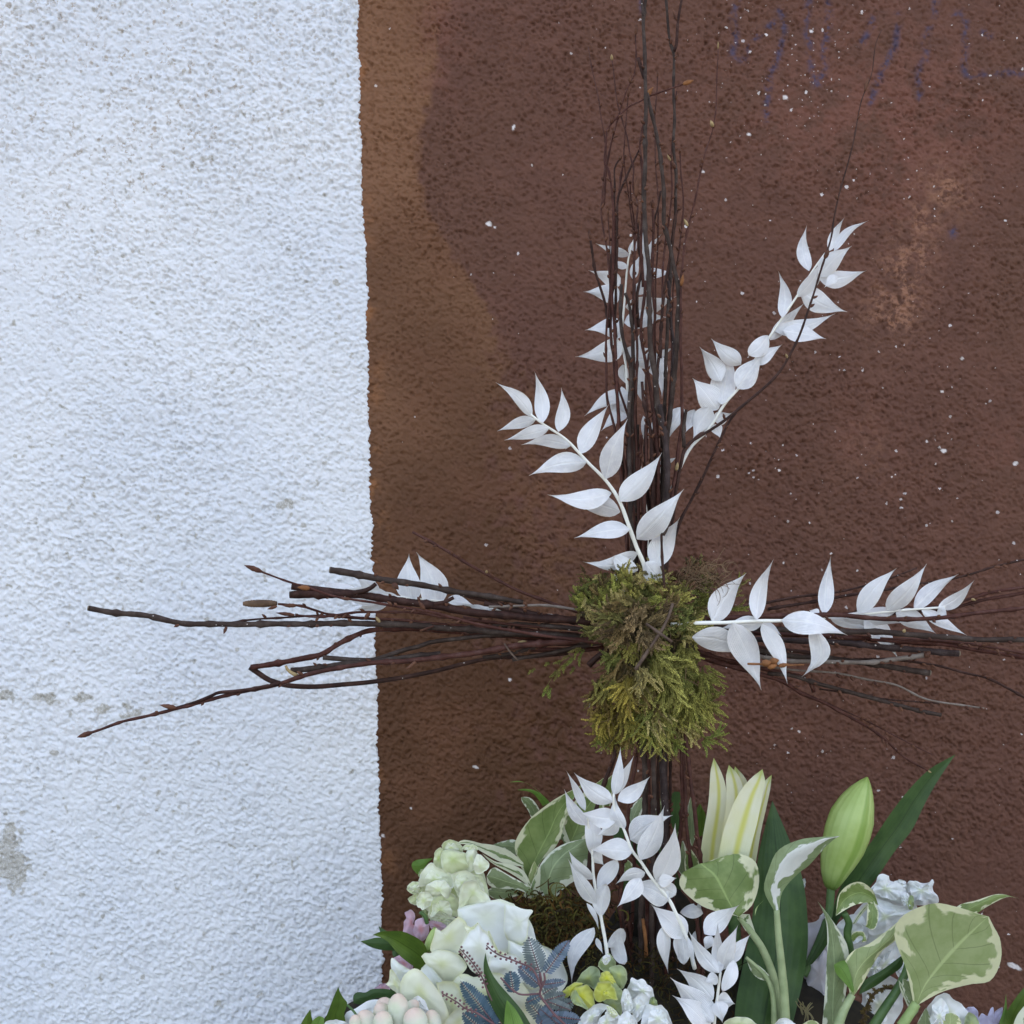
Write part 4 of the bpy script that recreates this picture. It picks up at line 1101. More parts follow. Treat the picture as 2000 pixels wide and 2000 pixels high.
# ------------------------------------------------------------------ green moss tied over the crossing
moss = thing("moss_clump", "shaggy yellow green moss clump tied over the crossing of the twigs", "moss", P(1262, 1270, -.02))
outline = np.array([(1120, 1138), (1179, 1128), (1241, 1124), (1309, 1118), (1373, 1108), (1412, 1122), (1390, 1159), (1373, 1205), (1374, 1270), (1394, 1309), (1384, 1348), (1388, 1400), (1340, 1425), (1283, 1438), (1218, 1440), (1180, 1425), (1172, 1373), (1150, 1330), (1174, 1283), (1166, 1240), (1125, 1223), (1118, 1170)], float)
outline = np.array((1262, 1262)) + (outline - np.array((1262, 1262))) * np.array((.87, .98))
def inside(x, y, poly):
    r, j = False, len(poly) - 1
    for i in range(len(poly)):
        if (poly[i][1] > y) != (poly[j][1] > y) and x < (poly[j][0] - poly[i][0]) * (y - poly[i][1]) / (poly[j][1] - poly[i][1]) + poly[i][0]:
            r = not r
        j = i
    return r
v, f = blob_mesh(1266, 1262, -.008, 88, 114, .022, .30, 8, 64, 40)
add("moss_core", v, f, M["mosscore"], moss)
v, f = blob_mesh(1160, 1178, -.008, 34, 38, .014, .3, 9, 32, 20)
add("moss_core", v, f, M["mosscore"], moss)

def fronds(spots):
    V, F, Cc = [], [], []
    for x, y, d, ang, L, col, dr in spots:
        n = max(5, int(L / 2.8))
        px, py, pd = x, y, d
        a = ang
        turn = random.uniform(-.10, .10)
        b0 = len(V)
        lift = random.uniform(-1.0, .35)
        for k in range(n):
            t = k / (n - 1)
            st = L / n
            # droop
            a += turn + dr * .06 * math.sin(math.pi / 2 - a)
            nx, ny = px + math.cos(a) * st, py + math.sin(a) * st
            pd += lift * st * K * (1 - 1.3 * t)
            for sgn in (-1, 1):
                la = a + sgn * random.uniform(.5, 1.0)
                ll = random.uniform(4.8, 9.8) * (1 - .72 * t) * (.5 + min(1, 3 * t + .3) * .5)
                w = random.uniform(1.6, 3.0)
                dd = random.uniform(-.7, .5) * ll * K
                i0 = len(V)
                ox, oy = -math.sin(la) * w * .5, math.cos(la) * w * .5
                mx, my = px + math.cos(la) * ll * .45, py + math.sin(la) * ll * .45
                V.append((px, py, pd))
                V.append((mx + ox, my + oy, pd + dd * .4))
                V.append((px + math.cos(la) * ll, py + math.sin(la) * ll, pd + dd))
                V.append((mx - ox, my - oy, pd + dd * .4 + w * .5 * K))
                F.append((i0, i0 + 1, i0 + 2, i0 + 3))
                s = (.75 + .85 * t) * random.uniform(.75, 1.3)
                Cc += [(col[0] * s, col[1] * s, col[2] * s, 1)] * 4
            i0 = len(V)
            ox, oy = -math.sin(a) * .8, math.cos(a) * .8
            V += [(px - ox, py - oy, pd), (px + ox, py + oy, pd + .8 * K), (nx + ox, ny + oy, pd + .8 * K), (nx - ox, ny - oy, pd)]
            F.append((i0, i0 + 1, i0 + 2, i0 + 3))
            Cc += [(col[0] * .6, col[1] * .55, col[2] * .6, 1)] * 4
            px, py = nx, ny
    return V, F, Cc

spots = []
cl = []
while len(cl) < 205:
    x, y = random.uniform(1110, 1420), random.uniform(1100, 1445)
    if inside(x, y, outline) and (len(cl) < 110 or (y < 1245 if len(cl) < 180 else y > 1320)):
        cl.append((x, y))
for x0, y0 in cl:
    r = math.hypot((x0 - 1262) / 130, (y0 - 1265) / 170)
    d0 = -.040 * max(0, 1 - r * r) ** .6 - random.uniform(-.006, .016) - (.022 if y0 < 1225 and x0 < 1240 else 0)
    if y0 > 1290:
        a0, L0 = math.pi / 2 + random.gauss(0, .7) - (x0 - 1262) / 300, random.uniform(28, 62)
    elif y0 > 1215:
        a0, L0 = math.atan2(y0 - 1225, (x0 - 1262) * .8) + random.gauss(0, .9), random.uniform(18, 40)
    else:
        a0, L0 = math.atan2(y0 - 1225, x0 - 1250) + random.gauss(0, .9), random.uniform(14, 30)
    pal = [(.19, .23, .05), (.25, .27, .07), (.11, .14, .035), (.30, .30, .11), (.13, .11, .04)]
    if x0 > 1325 and y0 < 1165:
        pal = [(.13, .085, .045), (.10, .065, .035), (.16, .12, .06), (.12, .13, .04)]
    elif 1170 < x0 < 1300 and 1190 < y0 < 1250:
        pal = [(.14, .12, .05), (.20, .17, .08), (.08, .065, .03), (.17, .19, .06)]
    elif y0 > 1330 and x0 < 1250:
        pal = [(.26, .25, .05), (.21, .22, .045), (.15, .13, .04)]
    elif x0 > 1280 and 1270 < y0 < 1390:
        pal = [(.19, .22, .05), (.23, .26, .065), (.12, .15, .035)]
    c0 = random.choice(pal)
    c0 = tuple(q * 1.12 for q in c0)
    for k in range(random.randint(14, 28)):
        x, y = x0 + random.gauss(0, 9), y0 + random.gauss(0, 9)
        s_ = random.uniform(.35, 1.35)
        spots.append((x, y, d0 + random.uniform(-.004, .004), a0 + random.gauss(0, .38), L0 * random.uniform(.6, 1.15), (c0[0] * s_ * 1.2, c0[1] * s_ * 1.0, c0[2] * s_), 1.0 if y > 1280 else .25))
while len(spots) < 3000:
    x, y = random.uniform(1110, 1420), random.uniform(1100, 1445)
    if inside(x, y, outline):
        r = math.hypot((x - 1262) / 130, (y - 1265) / 170)
        spots.append((x, y, -.026 * max(0, 1 - r * r) ** .6 - (.014 if y < 1225 and x < 1240 else 0), (math.pi / 2 if y > 1280 else math.atan2(y - 1225, x - 1250)) + random.gauss(0, .9), random.uniform(14, 40), random.choice([(.12, .115, .03), (.07, .06, .022), (.16, .15, .04), (.05, .04, .018)]), .6))
for k in range(5):
    spots.append((random.uniform(1040, 1125), random.uniform(1275, 1310), -.012, math.pi * .75 + random.gauss(0, .4), random.uniform(12, 26), (.17, .17, .04), .4))
for x, y, a, L in ((1138, 1268, 2.5, 34), (1118, 1282, 2.35, 26), (1104, 1296, 2.2, 20), (1090, 1312, 2.1, 16), (1072, 1340, 2.0, 18), (1068, 1348, 1.7, 16), (1385, 1372, -.35, 40), (1380, 1440, -.1, 48), (1395, 1436, .2, 36), (1370, 1445, .5, 34), (1180, 1405, 2.7, 40), (1172, 1425, 2.0, 46), (1185, 1440, 1.7, 40), (1235, 1440, 1.9, 46), (1305, 1440, .9, 50), (1320, 1450, 1.3, 34), (1440, 1140, -.8, 30), (1425, 1165, -.3, 40), (1430, 1190, .1, 46)):
    for q in range(3):
        spots.append((x + random.uniform(-5, 5), y + random.uniform(-5, 5), -.014, a + random.gauss(0, .18), L * random.uniform(.7, 1.1), random.choice([(.23, .24, .05), (.18, .21, .045), (.20, .17, .05)]), .3))
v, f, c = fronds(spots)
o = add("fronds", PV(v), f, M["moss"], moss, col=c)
o["kind"] = "stuff"
items = [([(1140 - 74 * q + 6 * math.sin(5 * q), 1268 + 84 * q * q + 6 * q, -.013) for q in np.linspace(0, 1, 12)], 2.2, (.17, .15, .05, 1))]
for i in range(260):
    if i < 120:
        x, y = random.uniform(1330, 1420), random.uniform(1100, 1150)
    else:
        x, y = random.uniform(1140, 1390), random.uniform(1130, 1420)
        if not inside(x, y, outline):
            continue
    a, tr, L = random.uniform(0, 6.28), random.uniform(-.4, .4), random.uniform(14, 40)
    d = -.02 - random.uniform(0, .03)
    pts = []
    for k in range(7):
        pts.append((x, y, d))
        x += math.cos(a) * L / 6
        y += math.sin(a) * L / 6
        a += tr
    s = random.uniform(.6, 1.3)
    items.append((pts, random.uniform(1.0, 2.0), (.17 * s, .11 * s, .06 * s, 1)))
v, f, c = fibre_mesh(items)
o = add("rootlets", PV(v), f, M["moss"], moss, col=c)
o["kind"] = "stuff"
twig([(1314, 1178), (1305, 1205), (1293, 1231), (1272, 1262), (1255, 1286), (1241, 1308)], 5, 7.5, -.060, -.064, "vine", parent=moss, name="binding_vine", nodes=False)
twig([(1262, 1218), (1285, 1235), (1312, 1254)], 5.5, 6, -.058, -.061, "vine", parent=moss, name="binding_vine", nodes=False)

# ------------------------------------------------------------------ variegated foliage
zB = Z(990, 1500, .1553)
zA = Z(780, 1620, .1553)
zC = Z(1000, 1450, .2847)
zD = Z(1450, 1450, .2847)
zE = Z(560, 1700, .1553)
zF = Z(800, 1700, .1553)
zG = Z(1050, 1700, .1553)
def R(z, *ribs):
    out = []
    for r in ribs:
        out.append(z([r])[0] if isinstance(r[0], (int, float)) else tuple(z(r)))
    return out
VG = "variegated cream and green leaves"

t = thing("variegated_sprig", "broad variegated leaves with cream edges left of the twigs above the brown moss", "foliage", P(1040, 1760, .03), VG)
rib_leaf(t, R(zB, ((740, 900), (790, 960), (850, 930)), ((720, 700), (870, 780), (1080, 840)), ((780, 520), (940, 600), (1180, 640)), ((930, 340), (1060, 420), (1230, 440)), (1215, 125)), .050, .058, "var", fold=-.2)
rib_leaf(t, R(zB, ((270, 1470), (285, 1480), (300, 1460)), ((98, 1010), (320, 1250), (430, 1180)), ((140, 850), (430, 1010), (600, 1010)), ((300, 630), (540, 800), (690, 830)), ((480, 480), (630, 590), (740, 620)), ((640, 370), (740, 430), (800, 450)), (960, 205)), .024, .034, "var", fold=-.22, tilt=.2)
rib_leaf(t, R(zB, ((505, 1720), (520, 1730), (535, 1720)), ((400, 1500), (510, 1500), (760, 1480)), ((400, 1260), (570, 1260), (1000, 1330)), ((560, 1050), (720, 1080), (1080, 1180)), ((760, 940), (860, 990), (1080, 1060)), (1000, 885)), .004, .012, "var2", fold=.3, tilt=-.15)
rib_leaf(t, R(zB, ((690, 830), (720, 960), (800, 940)), ((640, 900), (700, 870), (760, 840)), (690, 650)), .044, .044, "varcream", n=10)
rib_leaf(t, R(zB, ((290, 1520), (300, 1530), (310, 1510)), ((270, 1380), (300, 1400), (340, 1380)), ((310, 1240), (340, 1270), (385, 1260)), (345, 1170)), .010, .004, "var3", n=12)
rib_leaf(t, R(zB, ((290, 1640), (330, 1650), (400, 1640)), ((200, 1620), (330, 1500), (420, 1420)), ((290, 1490), (350, 1380), (420, 1300)), (400, 1240)), .006, .002, "varcream", n=12)
t = thing("variegated_sprig", "narrow green leaf tips curling out behind the broad variegated leaves", "foliage", P(1070, 1580, .06), VG)
edge_leaf(t, zB([(560, 470), (400, 300), (230, 185), (30, 180)]), zB([(530, 420), (440, 330), (330, 240), (160, 163), (30, 180)]), .062, .052, "brgreen", fold=.3)
edge_leaf(t, zB([(450, 480), (400, 400), (310, 310), (130, 275)]), zB([(540, 440), (450, 340), (330, 275), (220, 262), (130, 275)]), .058, .048, "brgreen", fold=.3)
edge_leaf(t, zB([(310, 640), (270, 540), (190, 420), (180, 372)]), zB([(410, 520), (360, 440), (300, 380), (230, 362), (180, 372)]), .056, .050, "var2")
edge_leaf(t, zB([(1180, 480), (1210, 300), (1260, 150), (1330, 85)]), zB([(1300, 480), (1330, 300), (1345, 150), (1330, 85)]), .064, .060, "var")
t = thing("variegated_sprig", "pale cream leaf arching over the greenish white stock", "foliage", P(1000, 1740, .0), VG)
edge_leaf(t, zA([(1560, 470), (1300, 420), (1050, 290), (870, 190), (690, 190)]), zA([(1560, 420), (1400, 280), (1200, 200), (960, 165), (840, 122), (690, 190)]), .010, -.022, "varcream", fold=-.2)
edge_leaf(t, zA([(1680, 780), (1560, 660), (1380, 540), (1160, 420), (1040, 300)]), zA([(1660, 700), (1560, 520), (1400, 440), (1200, 400), (1040, 300)]), .006, -.012, "varcream", fold=.2)
edge_leaf(t, zA([(1640, 830), (1500, 760), (1250, 740), (1120, 700), (1098, 590)]), zA([(1660, 730), (1500, 640), (1350, 560), (1180, 475), (1098, 590)]), .000, -.012, "var2", fold=.2)
edge_leaf(t, zA([(1500, 830), (1300, 880), (1150, 850), (1100, 770)]), zA([(1500, 720), (1350, 720), (1220, 700), (1100, 770)]), .006, .0, "var2")
edge_leaf(t, zA([(1560, 330), (1400, 300), (1240, 220), (1180, 190)]), zA([(1560, 220), (1450, 130), (1300, 150), (1180, 190)]), .045, .05, "var2")
t = thing("round_leaf", "small round green leaf peeping out left of the greenish white stock", "leaf", P(825, 1700, .02))
edge_leaf(t, zA([(380, 400), (300, 500), (240, 565), (170, 500), (152, 450)]), zA([(420, 360), (330, 370), (230, 380), (170, 410), (152, 450)]), .012, .008, "brgreen")

t = thing("background_foliage", "dark and striped leaves crowded behind the lower twigs below the moss", "foliage", P(1280, 1800, .06))
zH = Z(1080, 1420, .1553)
for (bx, by), (tx_, ty_), w, mt, dd in (((1560, 1300), (1530, 800), 120, "dkgreen", .050), ((1330, 1250), (1310, 810), 110, "var", .054), ((960, 1250), (1120, 880), 150, "var2", .05), ((1250, 1500), (1180, 900), 120, "dkgreen", .062),
                                       ((1050, 2000), (900, 1640), 150, "var", .048), ((1750, 1500), (1730, 880), 130, "var2", .058), ((1830, 1400), (1850, 960), 150, "green", .062), ((1650, 1900), (1560, 1300), 170, "var2", .052),
                                       ((1420, 1900), (1330, 1350), 200, "dkgreen", .058), ((1800, 2000), (1700, 1500), 190, "var", .046), ((1150, 1800), (1010, 1300), 190, "dkgreen", .06), ((870, 1700), (820, 1180), 170, "dkgreen", .055),
                                       ((1900, 2200), (1640, 1800), 230, "dkgreen", .05), ((1300, 2200), (1130, 1700), 230, "dkgreen", .052), ((1500, 2300), (1480, 1700), 230, "dkgreen", .055), ((1000, 2300), (950, 1800), 220, "dkgreen", .055)):
    b_, t_ = np.array(zH([(bx, by)])[0]), np.array(zH([(tx_, ty_)])[0])
    ax_ = (t_ - b_) / np.linalg.norm(t_ - b_)
    n_ = np.array((-ax_[1], ax_[0])) * w * .1553 * .5
    rb = [tuple(b_)]
    for q_, h_ in ((.15, .6), (.35, 1.0), (.6, .95), (.82, .55)):
        c_ = b_ + (t_ - b_) * q_
        rb.append((tuple(c_ - n_ * h_), tuple(c_), tuple(c_ + n_ * h_)))
    rb.append(tuple(t_))
    rib_leaf(t, rb, dd, dd + .006, mt, fold=.25, n=14, tilt=random.uniform(-.5, .5))

def vleaf(label, ribs, d0, d1, mat, stalks=(), **k):
    b = ribs[0] if isinstance(ribs[0][0], (int, float)) else ribs[0][1]
    t = thing("variegated_leaf", label, "leaf", P(b[0], b[1], d0), VG)
    rib_leaf(t, ribs, d0, d1, mat, **k)
    for s in stalks:
        stalk(t, *s)
    return t
t9 = vleaf("round variegated leaf leaning over below the open lily", R(zC, ((1545, 1200), (1560, 1210), (1580, 1200)), ((1645, 1120), (1490, 1100), (1330, 1135)), ((1695, 960), (1440, 1000), (1200, 1045)), ((1670, 820), (1390, 910), (1148, 975)), ((1560, 765), (1320, 850), (1165, 900)), ((1450, 780), (1290, 830), (1190, 880)), (1230, 865)), -.046, -.040, "var",
      [(zC([(1560, 1195), (1640, 1300), (1720, 1420), (1790, 1600), (1820, 1760), (1835, 1940)]), 12, 19, -.031, -.046, "petiole")], fold=.25, tilt=-.2)
rib_leaf(t9, R(zC, ((1560, 1220), (1600, 1290), (1680, 1330)), ((1540, 1180), (1600, 1230), (1665, 1290)), (1630, 1180)), -.034, -.034, "varcream", n=8, name="leaf_fold")
t10 = vleaf("folded variegated leaf on a long pale stalk like a spathe", R(zD, ((222, 1165), (236, 1170), (252, 1160)), ((148, 1010), (205, 1010), (275, 1025)), ((185, 860), (262, 860), (390, 893)), ((245, 740), (330, 775), (450, 850)), ((390, 668), (450, 715), (545, 745)), ((520, 650), (560, 665), (610, 680)), (670, 642)), -.052, -.060, "varmid",
      [(zD([(235, 1150), (245, 1300), (265, 1500), (285, 1720), (295, 1950)]), 11, 19, -.051, -.055, "petiole")], fold=.5, tilt=.2)
edge_leaf(t10, zD([(130, 1100), (90, 1140), (85, 1190)]), zD([(150, 1080), (110, 1120), (85, 1190)]), -.05, -.05, "petiole2", name="leaf_curl", n=8)
t11 = thing("leaf_stalk", "thin leaf stalk with a narrow folded blade beside the two thick pale stalks", "leaf", P(1510, 1990, -.05))
stalk(t11, zC([(1605, 1475), (1680, 1540), (1750, 1620), (1790, 1740), (1800, 1940)]), 6, 12, -.046, -.052, "petiole")
edge_leaf(t11, zC([(1760, 1640), (1690, 1620), (1640, 1570), (1605, 1475)]), zC([(1765, 1600), (1730, 1560), (1670, 1515), (1605, 1475)]), -.048, -.046, "var2", n=10)
vleaf("largest pale variegated leaf at the far right held out over the wall", R(zD, ((1175, 1800), (1190, 1805), (1205, 1800)), ((1125, 1560), (1250, 1670), (1370, 1712)), ((1040, 1310), (1320, 1575), (1560, 1660)), ((1100, 1190), (1400, 1478), (1700, 1635)), ((1310, 1104), (1500, 1370), (1772, 1500)), ((1470, 1128), (1600, 1275), (1768, 1350)), ((1620, 1175), (1660, 1220), (1725, 1265)), (1690, 1195)), -.060, -.066, "var3",
      [(zD([(1195, 1790), (1150, 1860), (1090, 1950)]), 17, 19, -.061, -.064, "petiole2")], fold=-.12, tilt=.15, n=26)
t13 = vleaf("folded variegated leaf pointing right to the large pale one", R(zD, ((740, 1735), (752, 1745), (766, 1735)), ((700, 1520), (780, 1590), (830, 1645)), ((760, 1430), (840, 1500), (880, 1550)), ((870, 1380), (920, 1430), (960, 1430)), ((1000, 1285), (1030, 1325), (1060, 1345)), (1090, 1210)), -.052, -.046, "var3",
      [(zD([(755, 1730), (700, 1830), (650, 1950)]), 13, 20, -.053, -.058, "petiole")], fold=.4)
edge_leaf(t13, zD([(760, 1720), (700, 1650), (640, 1580), (628, 1525)]), zD([(768, 1700), (745, 1600), (700, 1495), (628, 1525)]), -.056, -.05, "brgreen", name="leaf_fold", n=12)
vleaf("upright grey green leaf with a cream pointed tip right of the dark leaves", R(zD, ((545, 1960), (620, 1960), (700, 1960)), ((560, 1800), (620, 1800), (700, 1800)), ((578, 1500), (630, 1550), (730, 1560)), ((582, 1350), (620, 1370), (722, 1400)), ((575, 1230), (600, 1240), (650, 1270)), ((545, 1140), (560, 1150), (580, 1170)), (514, 1088)), -.044, -.040, "var2", fold=.3)
t15 = thing("curled_sprig", "curled small variegated leaves in front of the white stock under the lily bud", "foliage", P(1660, 1860, -.02), VG)
edge_leaf(t15, zD([(930, 1120), (860, 1100), (760, 1120), (640, 1190)]), zD([(930, 1110), (890, 1010), (790, 955), (670, 1030), (640, 1190)]), -.03, -.042, "var", fold=-.4)
edge_leaf(t15, zD([(860, 1100), (855, 1180), (845, 1260), (810, 1240)]), zD([(905, 1090), (935, 1180), (900, 1285), (810, 1240)]), -.032, -.044, "var", fold=-.4)
edge_leaf(t15, zD([(750, 1250), (790, 1180), (850, 1110), (900, 1095)]), zD([(780, 1240), (830, 1170), (870, 1130), (900, 1095)]), -.03, -.03, "varcream")
edge_leaf(t15, zD([(740, 1330), (770, 1300), (830, 1300), (855, 1360)]), zD([(760, 1370), (800, 1330), (830, 1340), (820, 1370), (855, 1360)]), -.034, -.04, "var")
stalk(t15, zD([(700, 1170), (730, 1240), (720, 1300), (730, 1400), (750, 1520)]), 12, 20, -.036, -.028, "stem")
vleaf("slim variegated leaf pointing right at the wall behind the large pale one", R(zD, (1440, 1190), ((1480, 1120), (1540, 1150), (1580, 1185)), ((1600, 1085), (1640, 1100), (1690, 1120)), ((1760, 1040), (1790, 1050), (1820, 1060)), (1902, 1072)), -.030, -.02, "var")
t17 = thing("variegated_sprig", "small cream and green leaves tucked under the large pale one", "foliage", P(1780, 1990, -.05), VG)
edge_leaf(t17, zD([(1170, 1890), (1120, 1780), (1085, 1700), (1072, 1630)]), zD([(1185, 1860), (1150, 1760), (1110, 1680), (1072, 1630)]), -.05, -.05, "varcream")
edge_leaf(t17, zD([(1180, 1880), (1140, 1780), (1100, 1690), (1100, 1620)]), zD([(1205, 1850), (1215, 1760), (1180, 1660), (1100, 1620)]), -.054, -.05, "var2")
edge_leaf(t17, zD([(1190, 2000), (1200, 1930), (1240, 1850), (1260, 1820)]), zD([(1320, 2000), (1310, 1930), (1280, 1860), (1260, 1820)]), -.058, -.058, "var2")
edge_leaf(t17, zD([(1330, 2000), (1350, 1920), (1380, 1870), (1430, 1855)]), zD([(1500, 2000), (1500, 1920), (1470, 1870), (1430, 1855)]), -.072, -.07, "var3")
edge_leaf(t17, zD([(400, 2000), (400, 1950), (440, 1915), (470, 1905)]), zD([(560, 2000), (540, 1950), (510, 1915), (470, 1905)]), -.07, -.07, "var3")
t = thing("corner_leaf", "dark green leaf with a cream neighbour in the right bottom corner", "leaf", P(1990, 2000, -.03))
edge_leaf(t, zD([(1780, 2010), (1800, 1880), (1870, 1760), (2000, 1600)]), zD([(1880, 2010), (1920, 1860), (1980, 1720), (2000, 1600)]), -.03, -.02, "green")
edge_leaf(t, zD([(1840, 2010), (1880, 1880), (1960, 1780), (2050, 1700)]), zD([(2020, 2010), (2040, 1900), (2060, 1800), (2050, 1700)]), -.045, -.04, "varcream")
edge_leaf(t, zD([(1740, 2010), (1770, 1900), (1795, 1820), (1808, 1725)]), zD([(1830, 2010), (1820, 1880), (1815, 1820), (1808, 1725)]), -.026, -.02, "brgreen")

# ------------------------------------------------------------------ lilies
t = thing("lily", "half open cream lily with yellow green ribs standing right of the twigs", "lily", P(1410, 1700, .012))
def lp(l, r, d0, d1, **k):
    edge_leaf(t, zC(l), zC(r), d0, d1, "lily", name="petal", **k)
lp([(1290, 900), (1298, 720), (1345, 430), (1362, 200), (1366, 115), (1384, 106)], [(1420, 900), (1440, 700), (1472, 450), (1470, 320), (1430, 190), (1384, 106)], .004, .012, fold=-.3, tilt=.3)
lp([(1480, 900), (1490, 600), (1520, 350), (1510, 200), (1530, 165)], [(1580, 900), (1610, 600), (1640, 380), (1610, 260), (1530, 165)], .030, .034, fold=-.3)
lp([(1395, 900), (1425, 700), (1470, 420), (1468, 230), (1466, 160), (1488, 155)], [(1520, 900), (1560, 650), (1590, 450), (1590, 330), (1545, 210), (1488, 155)], -.004, .016, fold=-.35)
lp([(1560, 900), (1600, 700), (1660, 480), (1720, 300), (1738, 232), (1782, 222)], [(1660, 900), (1680, 780), (1710, 600), (1755, 400), (1778, 280), (1782, 222)], .008, .014, fold=-.3, tilt=-.3)
lp([(1400, 900), (1420, 770), (1460, 580), (1545, 370), (1630, 255), (1718, 184)], [(1600, 900), (1630, 750), (1680, 560), (1715, 380), (1738, 260), (1718, 184)], -.016, -.004, fold=-.3)
stalk(t, zC([(1480, 860), (1500, 1000), (1520, 1200), (1540, 1500), (1540, 1900)]), 30, 16, .006, .0, "stem", name="stem")
edge_leaf(t, zD([(-60, 1990), (-40, 1750), (20, 1450), (75, 1150), (105, 800), (160, 560), (205, 398)]), zD([(330, 1990), (400, 1700), (445, 1450), (445, 1180), (405, 900), (310, 640), (205, 398)]), -.044, .022, "dkgreen", fold=.25, n=26)
edge_leaf(t, zC([(1260, 640), (1270, 560), (1290, 480), (1300, 440)]), zC([(1330, 640), (1335, 560), (1325, 490), (1300, 440)]), .05, .05, "green")
edge_leaf(t, zC([(1130, 620), (1090, 560), (1085, 440), (1100, 345)]), zC([(1130, 640), (1150, 560), (1155, 420), (1148, 340), (1100, 345)]), .05, .05, "dkgreen")

t = thing("lily_bud", "closed light green lily bud on its stem beside a long strap leaf", "lily bud", P(1600, 1900, .02))
bax = crom(zD([(605, 1000), (640, 860), (700, 690), (765, 480), (858, 238)]), 26)
bt = np.linspace(0, 1, 26)
bw = np.interp(bt, [0, .03, .10, .22, .36, .5, .64, .78, .88, .95, 1], [40, 56, 84, 118, 146, 158, 152, 118, 78, 42, 5]) * .2847
nn = 24
v, f = tube(PV(np.column_stack([bax, .022 + .0 * bt])), bw * K, nn)
cc = np.repeat(PV(np.column_stack([bax, .022 + .0 * bt])), nn, 0)
aa = np.tile(np.arange(nn) / nn * 2 * math.pi, 26)
v = cc + (v - cc) * (1 + .055 * np.abs(np.cos(1.5 * aa + .5)) - .03)[:, None]
add("bud", v, f, M["lilybud"], t, uv=np.stack([np.tile(np.arange(nn) / nn, 26), np.repeat(bt, nn)], 1))
stalk(t, zD([(606, 960), (604, 1050), (590, 1180), (540, 1330), (470, 1490), (420, 1600)]), 17, 15, .022, .010, "stem", name="stem")
edge_leaf(t, zD([(560, 1400), (600, 1250), (650, 1040), (760, 850), (900, 660), (1080, 400), (1270, 195), (1462, 82)]), zD([(600, 1400), (680, 1180), (800, 1080), (900, 960), (1020, 780), (1170, 590), (1300, 320), (1400, 180), (1462, 82)]), .030, .046, "dkgreen", fold=-.2, n=26)
edge_leaf(t, zD([(430, 1540), (500, 1420), (560, 1280), (580, 1190)]), zD([(480, 1520), (560, 1420), (620, 1290), (580, 1190)]), .006, .01, "dkgreen")
t = thing("strap_leaf", "dark strap leaf slanting across the white stock on the right", "leaf", P(1680, 1940, -.03))
edge_leaf(t, zD([(800, 1730), (830, 1640), (960, 1560), (1095, 1460)]), zD([(820, 1720), (900, 1680), (1000, 1610), (1100, 1530), (1095, 1460)]), -.036, -.03, "dkgreen", fold=.4)
stalk(t, zD([(1140, 1500), (1120, 1580), (1060, 1700), (980, 1820), (890, 1960)]), 14, 19, -.034, -.04, "stem", name="stem")

# ------------------------------------------------------------------ plain green leaves on the left
t = thing("green_leaf", "pair of glossy green leaves pointing left in front of the pink flower", "leaf", P(825, 1865, -.04))
edge_leaf(t, zE([(1420, 1040), (1350, 1010), (1200, 1003), (1060, 965), (925, 890)]), zE([(1300, 900), (1250, 860), (1130, 845), (1020, 870), (925, 890)]), -.045, -.05, "dkgreen", fold=.3)
edge_leaf(t, zE([(1740, 1180), (1670, 1255), (1560, 1180), (1440, 1090), (1350, 990), (1240, 870), (1082, 812)]), zE([(1770, 1060), (1740, 940), (1640, 850), (1450, 766), (1300, 765), (1180, 770), (1082, 812)]), -.050, -.060, "green", fold=-.25)
edge_leaf(t, zE([(1180, 800), (1170, 760), (1155, 700)]), zE([(1280, 780), (1220, 740), (1155, 700)]), -.04, -.035, "dkgreen", n=8)
edge_leaf(t, zE([(1330, 1000), (1330, 1060), (1350, 1090)]), zE([(1400, 1000), (1420, 1060), (1350, 1090)]), -.04, -.042, "dkgreen", n=8)
t = thing("green_leaf", "short ragged dark leaf lying behind the peach tinted buds", "leaf", P(750, 1950, -.08))
edge_leaf(t, zE([(1440, 1600), (1300, 1640), (1150, 1600), (980, 1685), (840, 1672)]), zE([(1420, 1530), (1250, 1490), (1050, 1498), (990, 1535), (850, 1540), (840, 1672)]), -.08, -.085, "dkgreen", fold=.2)
t = thing("green_leaf", "pointed green leaf standing at the lower left end of the flowers", "leaf", P(650, 1995, -.09))
edge_leaf(t, zE([(430, 2020), (480, 1880), (550, 1700), (600, 1570), (648, 1466)]), zE([(760, 2020), (740, 1900), (725, 1760), (770, 1690), (690, 1570), (648, 1466)]), -.10, -.10, "green", fold=-.3, tilt=.2)
stalk(t, zE([(760, 1690), (840, 1770), (890, 1850), (915, 1960)]), 4, 4, -.125, -.13, "stem", name="stem")
t = thing("green_leaf", "leftmost small green leaf tip at the bottom beside a curled one", "leaf", P(595, 1998, -.09))
edge_leaf(t, zE([(150, 2020), (180, 1930), (230, 1840), (298, 1745)]), zE([(360, 2020), (340, 1930), (315, 1850), (298, 1745)]), -.10, -.10, "green", fold=.3)
edge_leaf(t, zE([(310, 2020), (320, 1900), (400, 1835), (440, 1840)]), zE([(480, 2020), (470, 1920), (470, 1860), (440, 1840)]), -.105, -.105, "brgreen", fold=-.3)
t = thing("green_leaf", "curved dark blade with a bright young leaf in front of the blue acacia", "leaf", P(1010, 1998, -.125))
edge_leaf(t, zF([(1230, 2020), (1080, 1800), (980, 1580), (940, 1350), (932, 1150), (955, 1035)]), zF([(1570, 2020), (1420, 1770), (1270, 1590), (1090, 1380), (1000, 1220), (955, 1035)]), -.128, -.120, "dkgreen", fold=.3, n=24)
